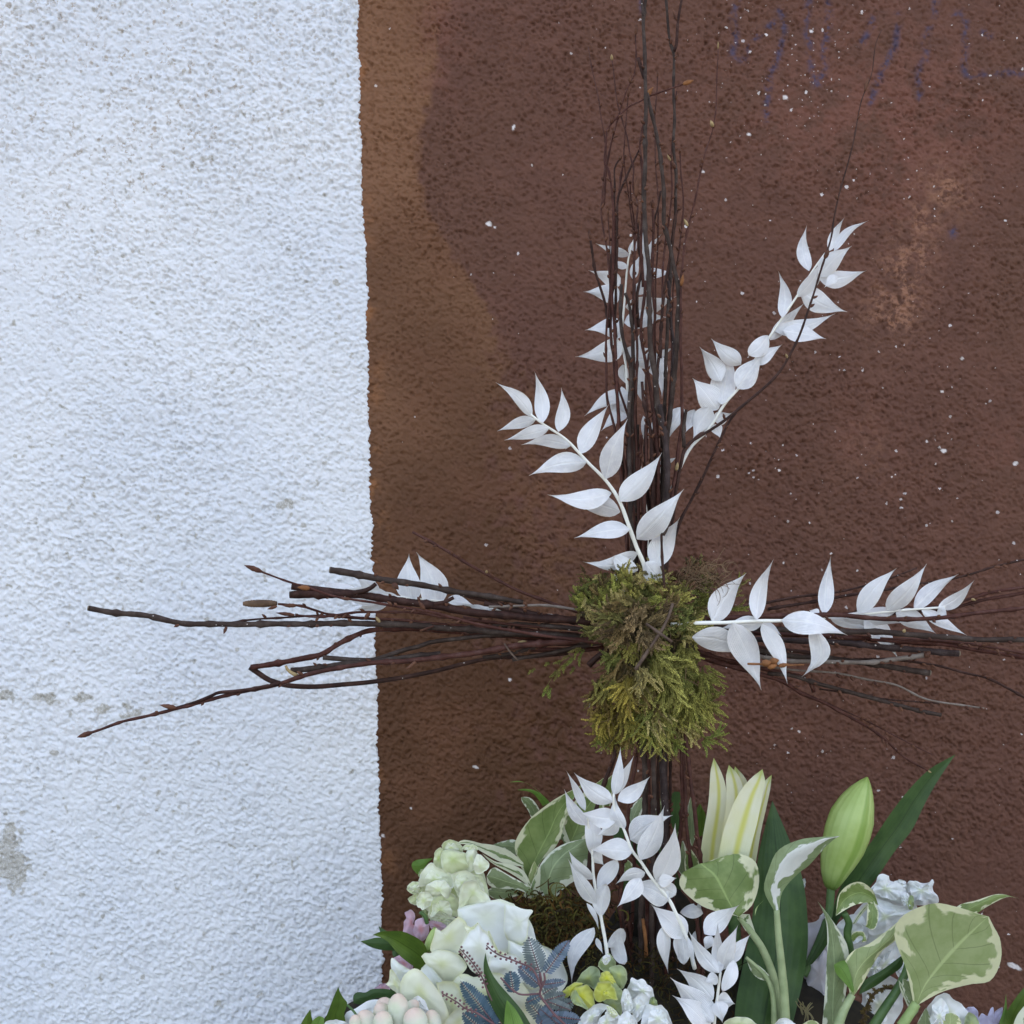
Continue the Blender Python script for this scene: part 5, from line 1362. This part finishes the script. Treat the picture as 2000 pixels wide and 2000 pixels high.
edge_leaf(t, zF([(1180, 2020), (1190, 1900), (1200, 1760), (1222, 1628)]), zF([(1470, 2020), (1410, 1880), (1320, 1730), (1222, 1628)]), -.134, -.130, "brgreen", fold=.25)

# ------------------------------------------------------------------ roses
def flower(name, label, cat, z, dbase, at, petals, group=None):
    t = thing(name, label, cat, P(at[0], at[1], dbase), group)
    for pt in petals:
        pts, dd, mat = pt[:3]
        k = pt[3] if len(pt) > 3 else {}
        zp = z(pts)
        petal(t, zp, dbase + dd, mat, **k)
        if mat in ("stockw", "stockc", "stockg") and cat == "flower":
            c_ = np.mean(zp, 0)
            sz = np.sqrt(((np.array(zp) - c_) ** 2).sum(1)).mean()
            if sz > 9 and (mat == "stockw" or random.random() < .45):
                k2 = dict(k)
                k2["ruf"] = k.get("ruf", 2.0) + 1.6
                k2["bulge"] = k.get("bulge", 14) * .75
                o_ = np.array((random.uniform(-.16, .16), random.uniform(.02, .22))) * sz
                petal(t, [tuple(c_ + o_ + (np.array(q_) - c_) * np.array((random.uniform(.62, .74), random.uniform(.60, .72)))) for q_ in zp], dbase + dd - .0034, "stockw" if mat == "stockw" else "stockc", **k2)
    return t

flower("rose", "large open cream white rose in the middle of the left half of the bouquet", "rose", zF, -.060, (930, 1950), [
    ([(1400, 900), (1490, 620), (1560, 740), (1590, 900), (1800, 1000), (1920, 1160), (1980, 1420), (1700, 1650), (1400, 1500)], .012, "rose2", dict(tx=.2)),
    ([(600, 490), (700, 445), (780, 430), (930, 385), (1050, 378), (1140, 362), (1240, 395), (1330, 440), (1330, 900), (1150, 1080), (900, 1000), (700, 760), (610, 580)], .010, "rose2", dict(bulge=-10, ty=-.15)),
    ([(1192, 415), (1280, 430), (1400, 478), (1552, 508), (1505, 595), (1490, 740), (1480, 850), (1410, 930), (1280, 920), (1195, 800)], -.002, "rose2", dict(bulge=10, tx=-.2)),
    ([(1240, 880), (1420, 920), (1490, 820), (1600, 900), (1750, 1100), (1700, 1400), (1500, 1500), (1350, 1350), (1250, 1100)], -.006, "rose2", dict(bulge=16)),
    ([(610, 580), (480, 690), (370, 770), (330, 720), (300, 850), (255, 1000), (330, 1060), (520, 1080), (680, 1000), (740, 800), (700, 640)], -.004, "rose", dict(bulge=12, tx=.3)),
    ([(142, 1080), (190, 1038), (260, 1040), (330, 1005), (500, 1010), (640, 1080), (720, 1200), (640, 1320), (500, 1440), (400, 1420), (300, 1300), (200, 1170)], -.014, "rose", dict(bulge=14, cup=2)),
    ([(640, 960), (690, 850), (740, 750), (800, 720), (860, 655), (920, 740), (980, 770), (1045, 900), (1130, 1050), (1160, 1270), (980, 1310), (800, 1280), (690, 1130)], -.018, "rose2", dict(bulge=20, ruf=2.5)),
    ([(672, 655), (740, 720), (800, 700), (862, 650), (850, 760), (780, 800), (720, 770)], -.012, "rose", dict(bulge=5)),
    ([(980, 760), (1000, 750), (1050, 900), (1130, 1040), (1300, 1080), (1340, 1200), (1100, 1250), (1010, 1000)], -.014, "rose", dict(bulge=10)),
    ([(1000, 1100), (1100, 1060), (1350, 1068), (1440, 1200), (1440, 1400), (1300, 1420), (1150, 1300), (990, 1255)], -.022, "rose2", dict(bulge=14)),
    ([(500, 1440), (560, 1360), (680, 1300), (820, 1340), (980, 1285), (1200, 1300), (1430, 1440), (1560, 1700), (1300, 1950), (900, 2050), (640, 1900), (540, 1640)], -.016, "rose", dict(bulge=24)),
    ([(330, 1400), (500, 1440), (620, 1310), (760, 1330), (700, 1480), (620, 1650), (450, 1560)], -.018, "rose", dict(bulge=10)),
    ([(140, 1230), (260, 1160), (340, 1330), (440, 1420), (380, 1500), (250, 1400)], -.006, "rose2", dict(bulge=8)),
    ([(1050, 1500), (1300, 1480), (1500, 1560), (1700, 1500), (1850, 1600), (1700, 1900), (1300, 1950), (1080, 1750)], -.008, "rose", dict(bulge=12)),
], "cream white roses")
flower("rose", "lower cream rose with yellowish folded petals at the left above the peach buds", "rose", zE, -.088, (830, 2005), [
    ([(1290, 1430), (1320, 1280), (1305, 1180), (1318, 1105), (1352, 1110), (1430, 1180), (1560, 1255), (1600, 1350), (1460, 1480)], .010, "rose2", dict(bulge=8)),
    ([(1240, 1432), (1280, 1395), (1310, 1240), (1400, 1350), (1440, 1420), (1500, 1550), (1460, 1600), (1330, 1500)], .0, "rose", dict(bulge=6)),
    ([(1430, 1420), (1470, 1320), (1560, 1248), (1640, 1240), (1740, 1310), (1850, 1440), (1960, 1600), (2040, 1900), (1850, 2060), (1600, 1800), (1440, 1600)], -.010, "rose", dict(bulge=18, tx=.1)),
    ([(1670, 1270), (1760, 1170), (1860, 1260), (1990, 1430), (2080, 1600), (2060, 1800), (1900, 1600), (1760, 1400)], .012, "rose2", dict(bulge=10)),
    ([(1880, 1420), (2000, 1390), (2150, 1440), (2220, 1640), (2280, 1900), (2100, 2050), (1980, 1800)], .004, "rose", dict(bulge=14)),
    ([(1950, 1980), (2080, 1780), (2250, 1720), (2400, 1760), (2300, 1880), (2200, 2060), (2000, 2080)], -.012, "rose", dict(bulge=10)),
    ([(1480, 1600), (1640, 1560), (1800, 1800), (1900, 2060), (1650, 2080), (1520, 1900)], -.004, "rose2", dict(bulge=8)),
], "cream white roses")

# ------------------------------------------------------------------ greenish white stock, left
flower("stock_flower", "greenish white stock head at the left in front of the brown wall", "flower", zA, -.024, (880, 1775), [
    ([(420, 460), (560, 330), (800, 320), (1000, 420), (1100, 700), (1120, 900), (760, 1080), (400, 1060), (250, 900), (240, 680)], .022, "stockg", dict(bulge=26)),
    ([(85, 750), (120, 690), (180, 655), (250, 665), (290, 770), (240, 812), (150, 806)], .008, "stockg", dict(bulge=6)),
    ([(100, 875), (200, 808), (300, 800), (340, 890), (230, 945), (150, 938)], .010, "stockg", dict(bulge=6)),
    ([(238, 640), (300, 510), (405, 415), (480, 480), (560, 515), (665, 575), (675, 740), (500, 680), (350, 700), (250, 720)], -.002, "stockc", dict(bulge=14)),
    ([(318, 770), (360, 680), (460, 645), (570, 650), (645, 725), (650, 790), (590, 870), (520, 830), (440, 850), (370, 820)], -.016, "stockc", dict(bulge=16, ruf=4)),
    ([(205, 900), (240, 815), (330, 785), (415, 830), (380, 960), (300, 1010), (235, 970)], -.014, "stockc", dict(bulge=14, ruf=4)),
    ([(380, 880), (470, 835), (640, 795), (735, 880), (745, 1090), (620, 1080), (500, 1020), (420, 1080), (370, 1110), (360, 990)], -.006, "stockg", dict(bulge=12, ruf=3)),
    ([(528, 200), (580, 145), (680, 132), (780, 200), (790, 300), (640, 280), (545, 265)], .010, "stockg", dict(bulge=10)),
    ([(428, 420), (450, 275), (530, 232), (565, 330), (530, 480), (440, 470)], .006, "stockg", dict(bulge=8)),
    ([(515, 350), (560, 268), (640, 243), (710, 260), (830, 310), (870, 480), (720, 560), (560, 530)], -.004, "stockg", dict(bulge=16, ruf=3)),
    ([(815, 330), (870, 248), (950, 236), (985, 330), (970, 490), (840, 530)], -.002, "stockc", dict(bulge=14)),
    ([(780, 250), (830, 190), (960, 200), (990, 260), (880, 260)], .004, "stockg", dict(bulge=6)),
    ([(928, 440), (990, 308), (1130, 432), (1100, 510), (1010, 560), (960, 545)], -.010, "stockc", dict(bulge=10)),
    ([(648, 570), (720, 535), (860, 525), (970, 600), (990, 690), (820, 720), (760, 860), (700, 760)], -.008, "stockc", dict(bulge=10, tx=.2)),
    ([(758, 800), (790, 690), (880, 635), (970, 640), (1020, 730), (1130, 850), (1150, 900), (900, 940), (750, 1010)], -.018, "stockc", dict(bulge=18, ruf=3)),
    ([(850, 540), (1000, 565), (1100, 700), (1110, 880), (1000, 740), (900, 640)], .000, "stockg", dict(bulge=10)),
    ([(370, 1100), (440, 1080), (620, 1090), (720, 1130), (560, 1230), (420, 1180)], .006, "stockc", dict(bulge=8)),
    ([(270, 1030), (320, 1000), (380, 1050), (360, 1150), (310, 1160)], .004, "snapg", dict(bulge=6)),
    ([(235, 570), (260, 510), (320, 500), (310, 560), (250, 600)], .008, "snapg", dict(bulge=6)),
], "stock flowers")

# ------------------------------------------------------------------ pink flower
t = flower("pink_flower", "pale pink alstroemeria half hidden behind the cream rose", "flower", zE, -.030, (820, 1840), [
    ([(1465, 790), (1475, 650), (1500, 590), (1478, 530), (1520, 520), (1560, 493), (1602, 530), (1612, 600), (1590, 700), (1700, 770), (1720, 880), (1560, 860)], .0, "pink", dict(bulge=8, ruf=3)),
    ([(1598, 700), (1630, 622), (1720, 605), (1790, 700), (1760, 840), (1700, 890), (1600, 800)], -.008, "pink", dict(bulge=10)),
    ([(1760, 640), (1850, 630), (1990, 680), (2010, 750), (1850, 760)], .002, "pink", dict(bulge=6)),
    ([(1330, 1110), (1420, 1065), (1500, 1120), (1590, 1195), (1560, 1280), (1440, 1230)], .002, "pink", dict(bulge=6)),
    ([(1085, 1495), (1190, 1425), (1290, 1440), (1290, 1520), (1180, 1520)], .0, "pink", dict(bulge=6)),
    ([(1225, 870), (1320, 930), (1260, 960)], .004, "pink", dict(bulge=4)),
])
capsule(t, zE([(1770, 1020)])[0], zE([(1870, 720)])[0], 20, -.046, -.044, "lilybud", ([0, .2, .5, .8, 1], [.5, .95, 1, .7, .3]))
t_s = stalk(t, zA([(260, 1040), (320, 1090), (350, 1180)]), 7, 8, -.040, -.038, "stem", name="stem")

# ------------------------------------------------------------------ peach tinted buds
t = flower("tuberose", "cluster of peach tinted cream buds at the lower left edge", "flower", zE, -.112, (720, 2010), [
    ([(700, 1960), (740, 1800), (860, 1740), (1000, 1650), (1130, 1620), (1300, 1650), (1400, 1900), (1200, 2060), (800, 2060)], .014, "stockw", dict(bulge=10)),
    ([(430, 2020), (500, 1900), (600, 1875), (760, 1920), (820, 2030), (600, 2060)], -.004, "stockw", dict(bulge=8, ruf=3)),
    ([(1560, 1700), (1590, 1610), (1650, 1575), (1740, 1650), (1780, 1800), (1620, 1850)], .004, "stockw", dict(bulge=12)),
])
for a, b, w, dd in (((1420, 1960), (1392, 1548), 235, -.016), ((1270, 1960), (1150, 1672), 205, -.010), ((1230, 2060), (1195, 1778), 215, -.026), ((1110, 2060), (925, 1772), 215, -.016), ((1660, 2080), (1580, 1738), 270, -.024), ((1870, 2050), (1800, 1760), 190, -.014), ((890, 2060), (850, 1820), 150, -.020), ((1240, 1800), (1210, 1612), 190, .004), ((1480, 1860), (1640, 1640), 170, .0)):
    capsule(t, zE([a])[0], zE([b])[0], w * .1553, -.112 + dd, -.116 + dd, "tubebud", ([0, .2, .45, .7, .88, .96, 1], [.6, .9, 1, .9, .6, .32, .06]), n=15, ridge=.05)

# ------------------------------------------------------------------ yellow snapdragon and white stock, front centre
t = flower("snapdragon", "yellow green snapdragon florets low in the centre", "flower", zG, -.104, (1160, 1985), [
    ([(480, 1420), (520, 1340), (570, 1275), (680, 1205), (770, 1240), (800, 1400), (730, 1500), (620, 1440)], .006, "snapg", dict(bulge=16)),
    ([(755, 1210), (790, 1120), (830, 1080), (890, 1040), (980, 1150), (975, 1260), (850, 1280)], .008, "snapg", dict(bulge=14)),
    ([(800, 1130), (840, 1070), (890, 1050), (920, 1110), (860, 1190)], -.002, "stockw", dict(bulge=6)),
    ([(300, 1530), (400, 1445), (480, 1410), (570, 1425), (520, 1500), (440, 1500), (410, 1570), (345, 1610)], -.006, "snap", dict(bulge=8, ruf=3)),
    ([(405, 1570), (440, 1500), (510, 1465), (630, 1440), (700, 1540), (700, 1740), (560, 1710), (430, 1660)], -.012, "snap", dict(bulge=16, ruf=3)),
    ([(420, 1580), (470, 1500), (540, 1600), (640, 1750), (540, 1710), (440, 1660)], -.022, "snapg", dict(bulge=8)),
    ([(700, 1560), (735, 1440), (800, 1400), (930, 1420), (1000, 1620), (880, 1620), (790, 1660), (720, 1615)], -.014, "snap", dict(bulge=14, ruf=4)),
    ([(770, 1360), (815, 1280), (900, 1275), (950, 1330), (980, 1430), (860, 1410), (790, 1400)], -.012, "snap", dict(bulge=10, ruf=3)),
    ([(900, 1230), (1000, 1190), (1090, 1215), (1125, 1350), (1070, 1490), (960, 1420)], -.008, "snapg", dict(bulge=18)),
    ([(780, 1420), (900, 1360), (1000, 1430), (1080, 1560), (1020, 1680), (900, 1560)], -.010, "snapg", dict(bulge=12)),
    ([(820, 1640), (960, 1620), (1060, 1700), (1040, 1830), (900, 1760)], .0, "snapg", dict(bulge=10)),
    ([(860, 1500), (890, 1520), (910, 1560), (850, 1580), (820, 1540)], -.022, "snap", dict(bulge=4)),
])
flower("stock_flower", "bright white stock florets at the bottom centre below the yellow snapdragon", "flower", zG, -.112, (1230, 2010), [
    ([(1120, 1480), (1160, 1400), (1190, 1350), (1260, 1380), (1330, 1370), (1400, 1440), (1455, 1500), (1450, 1640), (1400, 1680), (1300, 1600), (1180, 1620)], .008, "stockw", dict(bulge=14, ruf=4)),
    ([(1380, 1650), (1450, 1590), (1500, 1640), (1500, 1720), (1420, 1720)], .008, "snapg", dict(bulge=6)),
    ([(1048, 1620), (1090, 1488), (1140, 1510), (1195, 1640), (1190, 1780), (1080, 1800)], -.010, "stockw", dict(bulge=10)),
    ([(1185, 1650), (1250, 1575), (1330, 1552), (1405, 1630), (1340, 1810), (1225, 1920), (1180, 1760)], -.008, "stockw", dict(bulge=12)),
    ([(1300, 1960), (1330, 1790), (1390, 1675), (1480, 1705), (1560, 1695), (1640, 1800), (1700, 1960), (1600, 2080), (1350, 2080)], -.014, "stockw", dict(bulge=16, ruf=3)),
    ([(500, 1960), (530, 1860), (590, 1795), (700, 1700), (800, 1668), (880, 1710), (790, 1830), (740, 2040), (540, 2060)], -.006, "stockw", dict(bulge=12, ruf=3)),
    ([(730, 2000), (790, 1860), (860, 1790), (870, 1690), (1000, 1790), (1060, 1860), (1000, 2040), (800, 2060)], -.016, "stockw", dict(bulge=10, ruf=4)),
    ([(980, 1960), (1050, 1820), (1120, 1770), (1210, 1840), (1260, 1960), (1180, 2080), (1020, 2060)], -.022, "stockw", dict(bulge=12, ruf=3)),
    ([(860, 1700), (930, 1720), (1010, 1810), (960, 1860), (900, 1800)], -.022, "stockg", dict(bulge=5)),
    ([(1190, 1690), (1230, 1700), (1230, 1770), (1195, 1790)], -.002, "snapg", dict(bulge=3)),
], "stock flowers")

# ------------------------------------------------------------------ white stocks on the right
flower("stock_flower", "frilly white stock head below the lily bud against the wall", "flower", zD, .020, (1690, 1900), [
    ([(700, 1250), (900, 1050), (1150, 1050), (1200, 1180), (1050, 1400), (950, 1500), (760, 1480)], .010, "stockw", dict(bulge=18)),
    ([(876, 1003), (920, 950), (948, 903), (1005, 915), (1010, 945), (1070, 960), (1130, 1030), (1115, 1115), (980, 1085), (895, 1050)], -.006, "stockw", dict(bulge=12, ruf=4)),
    ([(1030, 960), (1080, 940), (1125, 965), (1110, 1020), (1060, 1010)], .0, "stockw", dict(bulge=6)),
    ([(1118, 1010), (1135, 950), (1160, 945), (1230, 965), (1285, 960), (1302, 938), (1318, 960), (1305, 1010), (1345, 1060), (1335, 1100), (1200, 1120), (1150, 1100)], .0, "stockw", dict(bulge=10, ruf=5)),
    ([(900, 1060), (1040, 1110), (1160, 1150), (1090, 1230), (960, 1310), (870, 1310), (880, 1160)], -.012, "stockw", dict(bulge=12, ruf=3)),
    ([(1080, 1050), (1130, 1030), (1160, 1110), (1140, 1140), (1100, 1110)], -.012, "stockw", dict(bulge=5)),
    ([(1130, 1100), (1150, 1050), (1175, 1060), (1170, 1140), (1145, 1150)], -.016, "snapg", dict(bulge=4)),
    ([(630, 1270), (720, 1190), (820, 1190), (860, 1330), (770, 1400), (680, 1380)], -.008, "stockw", dict(bulge=10)),
    ([(870, 1580), (960, 1440), (1060, 1370), (1110, 1440), (1000, 1560), (880, 1680)], -.006, "stockw", dict(bulge=12, ruf=4)),
    ([(1030, 1520), (1150, 1470), (1200, 1700), (1090, 1640)], -.006, "stockw", dict(bulge=8)),
    ([(820, 1700), (960, 1600), (1080, 1640), (1100, 1800), (1000, 1960), (820, 1960)], .002, "stockw", dict(bulge=14, ruf=5)),
    ([(850, 1540), (900, 1480), (960, 1490), (940, 1580), (870, 1620)], -.010, "stockw", dict(bulge=8, ruf=4)),
], "stock flowers")
flower("stock_flower", "white petals with shade in their mauve colour behind the dark leaf and the upright grey leaf", "flower", zD, .018, (1590, 1900), [
    ([(440, 1240), (500, 1230), (560, 1190), (600, 1400), (540, 1600), (430, 1640)], .0, "shade", dict(bulge=10)),
    ([(460, 1500), (560, 1420), (620, 1600), (560, 1760), (440, 1720)], -.008, "shade", dict(bulge=10, ruf=4)),
    ([(515, 1240), (540, 1180), (570, 1170), (580, 1240)], .004, "stockw", dict(bulge=5)),
    ([(405, 950), (425, 930), (435, 960), (425, 1000)], .004, "stockw", dict(bulge=3)),
    ([(560, 1380), (680, 1380), (760, 1480), (740, 1600), (600, 1640)], .004, "stockw", dict(bulge=10, ruf=4)),
], "stock flowers")
flower("stock_flower", "crumpled white stock floret under the large pale leaf at the lower right", "flower", zD, -.050, (1840, 2005), [
    ([(1240, 1900), (1280, 1800), (1380, 1712), (1420, 1725), (1440, 1760), (1510, 1800), (1545, 1860), (1560, 1960), (1480, 2060), (1300, 2060)], .0, "stockw", dict(bulge=16, ruf=5)),
    ([(1530, 1880), (1560, 1850), (1610, 1890), (1620, 1970), (1560, 2010), (1520, 1960)], -.006, "snapg", dict(bulge=10)),
    ([(1300, 1800), (1370, 1760), (1420, 1850), (1400, 1980), (1300, 1960)], -.016, "stockw", dict(bulge=8, ruf=4)),
], "stock flowers")
flower("lilac_flower", "small lilac petals at the right edge of the bouquet by the brown wall", "flower", zD, -.02, (1930, 2000), [
    ([(1515, 1850), (1540, 1820), (1580, 1815), (1615, 1840), (1612, 1900), (1560, 1900)], .0, "lilac", dict(bulge=5)),
    ([(1610, 1910), (1640, 1860), (1670, 1870), (1690, 1880), (1700, 1830), (1718, 1815), (1725, 1870), (1700, 1960), (1640, 1990)], -.004, "lilac", dict(bulge=6)),
    ([(1715, 1880), (1740, 1840), (1785, 1820), (1780, 1870), (1740, 1960), (1700, 2000)], .0, "lilac", dict(bulge=5)),
])
flower("stock_flower", "white petal tops cut by the bottom edge under the pale stalks", "flower", zC, -.076, (1480, 2010), [
    ([(1430, 1960), (1480, 1900), (1560, 1882), (1640, 1900), (1690, 1960), (1600, 2000), (1500, 2000)], .0, "stockg", dict(bulge=10)),
    ([(1780, 1960), (1830, 1900), (1870, 1888), (1930, 1920), (1980, 1980), (1860, 2000)], -.004, "stockw", dict(bulge=10)),
], "stock flowers")

# ------------------------------------------------------------------ blue acacia
ac = thing("acacia_sprig", "feathery blue grey acacia sprig with purple stalks in front of the cream rose", "foliage", P(1060, 2000, -.115))
def pinna(b, tip, w, d, tone=0):
    b, tip = np.array(b), np.array(tip)
    L = math.dist(b, tip)
    ax = (tip - b) / L
    nr = np.array((-ax[1], ax[0]))
    n = int(L / 4.7)
    V, F, Cc = [], [], []
    roll = random.uniform(-.35, .35)
    pal = [((.11, .155, .19), (.18, .225, .29)), ((.065, .115, .145), (.105, .16, .20)), ((.15, .185, .185), (.215, .25, .245))][tone]
    for i in range(n):
        s = (i + .5) / n
        prof = (math.sin(math.pi * min(1, s * .86 + .16)) ** .55) * (1 if s < .9 else .8)
        c = b + ax * L * s
        for sg in (-1, 1):
            ll = w * .5 * prof * random.uniform(.92, 1.06)
            dr = nr * sg * math.cos(.38) + ax * math.sin(.38)
            pr = np.array((-dr[1], dr[0]))
            i0 = len(V)
            hw = 2.35 * random.uniform(.85, 1.1)
            dz = math.tan(roll) * ll * sg * K + .12 * ll * K
            for f_, h in ((0, .35), (.3, 1), (.75, 1.05), (1, .45)):
                q = c + dr * ll * f_
                V.append((*(q + pr * hw * h), d + dz * f_ - .4 * K))
                V.append((*(q - pr * hw * h), d + dz * f_ + .9 * K))
            for k in range(3):
                F.append((i0 + 2 * k, i0 + 2 * k + 1, i0 + 2 * k + 3, i0 + 2 * k + 2))
            m = random.random()
            col = [pal[0][q] + (pal[1][q] - pal[0][q]) * m for q in range(3)] + [1]
            Cc += [col] * 8
    o = add("pinna", PV(V), F, M["acacia"], ac, col=Cc)
    stalk(o, [tuple(b), tuple(tip)], 2.0, 1.0, d - .0012, d - .0012, "purple", name="rachis")
    return o
for b, tp, w, d, tn in (((1640, 1300), (1495, 840), 265, -.118, 2), ((1640, 1450), (1370, 1205), 190, -.116, 0), ((1310, 1540), (1265, 1270), 215, -.120, 1), ((1090, 1960), (640, 1390), 240, -.124, 1),
                        ((1200, 1990), (920, 1570), 230, -.119, 1), ((980, 2060), (665, 1790), 210, -.122, 1), ((1480, 1660), (1660, 1570), 130, -.116, 1), ((1660, 1440), (1960, 1400), 120, -.119, 0), ((1690, 1640), (1960, 1560), 150, -.117, 2),
                        ((1700, 1900), (1470, 1620), 190, -.114, 2), ((1900, 1960), (1640, 1740), 200, -.119, 0), ((1860, 1760), (2060, 1640), 170, -.116, 2)):
    pinna(zF([b])[0], zF([tp])[0], w * .172, d, tn)
for b, tp, w, d, tn in (((100, 1290), (400, 875), 190, -.121, 0), ((60, 1560), (250, 1440), 140, -.117, 2), ((130, 1650), (420, 1760), 150, -.118, 2), ((180, 1830), (540, 1880), 170, -.121, 0), ((20, 1960), (150, 1700), 200, -.116, 0), ((260, 2020), (520, 1990), 160, -.124, 0)):
    pinna(zG([b])[0], zG([tp])[0], w * .172, d, tn)
def beads(pts, d, w=4, n=14, t0=.25, z=zF):
    p = z(pts)
    s = stalk(ac, p, w * .45, w * .9, d, d, "purple")
    q = crom(p, n * 2)
    V, F = [], []
    for i in range(int(n * 2 * (1 - t0))):
        sg = 1 if i % 2 else -1
        tg = q[min(i + 1, len(q) - 1)] - q[max(i - 1, 0)]
        tg = tg / (np.linalg.norm(tg) + 1e-9)
        c = q[i] + np.array((-tg[1], tg[0])) * sg * random.uniform(2.5, 6.5)
        v, f = blob_mesh(c[0], c[1], d - .001, 2.5, 2.5, .001, 0, i, 8, 6)
        F += [tuple(x + len(V) for x in ff) for ff in f]
        V += list(v)
    add("flower_buds", V, F, M["purple"], s)
beads([(965, 942), (1040, 1010), (1130, 1065), (1250, 1110), (1400, 1170), (1520, 1220), (1600, 1330), (1650, 1480)], -.128, 4.5)
beads([(630, 985), (700, 1060), (780, 1150), (850, 1250), (920, 1360), (980, 1520), (1040, 1640)], -.122, 4, 16)
beads([(405, 1545), (500, 1600), (600, 1660), (690, 1730), (840, 1790), (960, 1870), (1100, 1960)], -.130, 4.5, 14, .35)
stalk(ac, zF([(1145, 1350), (1220, 1430), (1290, 1500), (1400, 1560), (1640, 1550)]), 3, 3.5, -.126, -.124, "purple")
stalk(ac, zF([(1640, 1290), (1660, 1450), (1640, 1560), (1720, 1680), (1830, 1820), (1980, 1960)]), 4.5, 4, -.126, -.126, "purple")
stalk(ac, zF([(1690, 1290), (1700, 1380), (1660, 1470)]), 3.5, 4, -.125, -.126, "purple")

# ------------------------------------------------------------------ dried brown moss strand in the right stock, dry curl by the dark leaf
t = thing("dry_strand", "brown fuzzy strand curling across the white stock at the lower right", "strand", P(1660, 1990, -.02))
stalk(t, zD([(1040, 1690), (960, 1690), (900, 1730), (850, 1820), (820, 1940)]), 4, 7, -.030, -.028, "vine", name="stem")
sp = []
for q in crom(zD([(1040, 1690), (960, 1690), (900, 1730), (850, 1820), (820, 1940)]), 40):
    sp.append((q[0], q[1], -.031, random.uniform(0, 6.28), random.uniform(6, 13), (.12, .085, .03), 0))
v, f, c = fronds(sp)
o = add("fuzz", PV(v), f, M["moss"], t, col=c)
o["kind"] = "stuff"
t = thing("dry_grass", "pale dry grass tuft in the dark gap right of the dark leaf", "grass", P(1580, 1970, -.04))
items = []
for i in range(16):
    x, y = zD([(430 + random.uniform(-20, 40), 1830 + random.uniform(-20, 40))])[0]
    a = random.choice([-2.6, -2.3, -1.3, .9, 1.3]) + random.gauss(0, .2)
    pts = []
    for k in range(6):
        pts.append((x, y, -.048 + random.uniform(-.0006, .0006)))
        x += math.cos(a) * 4.5
        y += math.sin(a) * 4.5
        a += .12
    items.append((pts, 3.0, (.20, .17, .085, 1)))
v, f, c = fibre_mesh(items)
add("blades", PV(v), f, M["moss"], t, col=c)
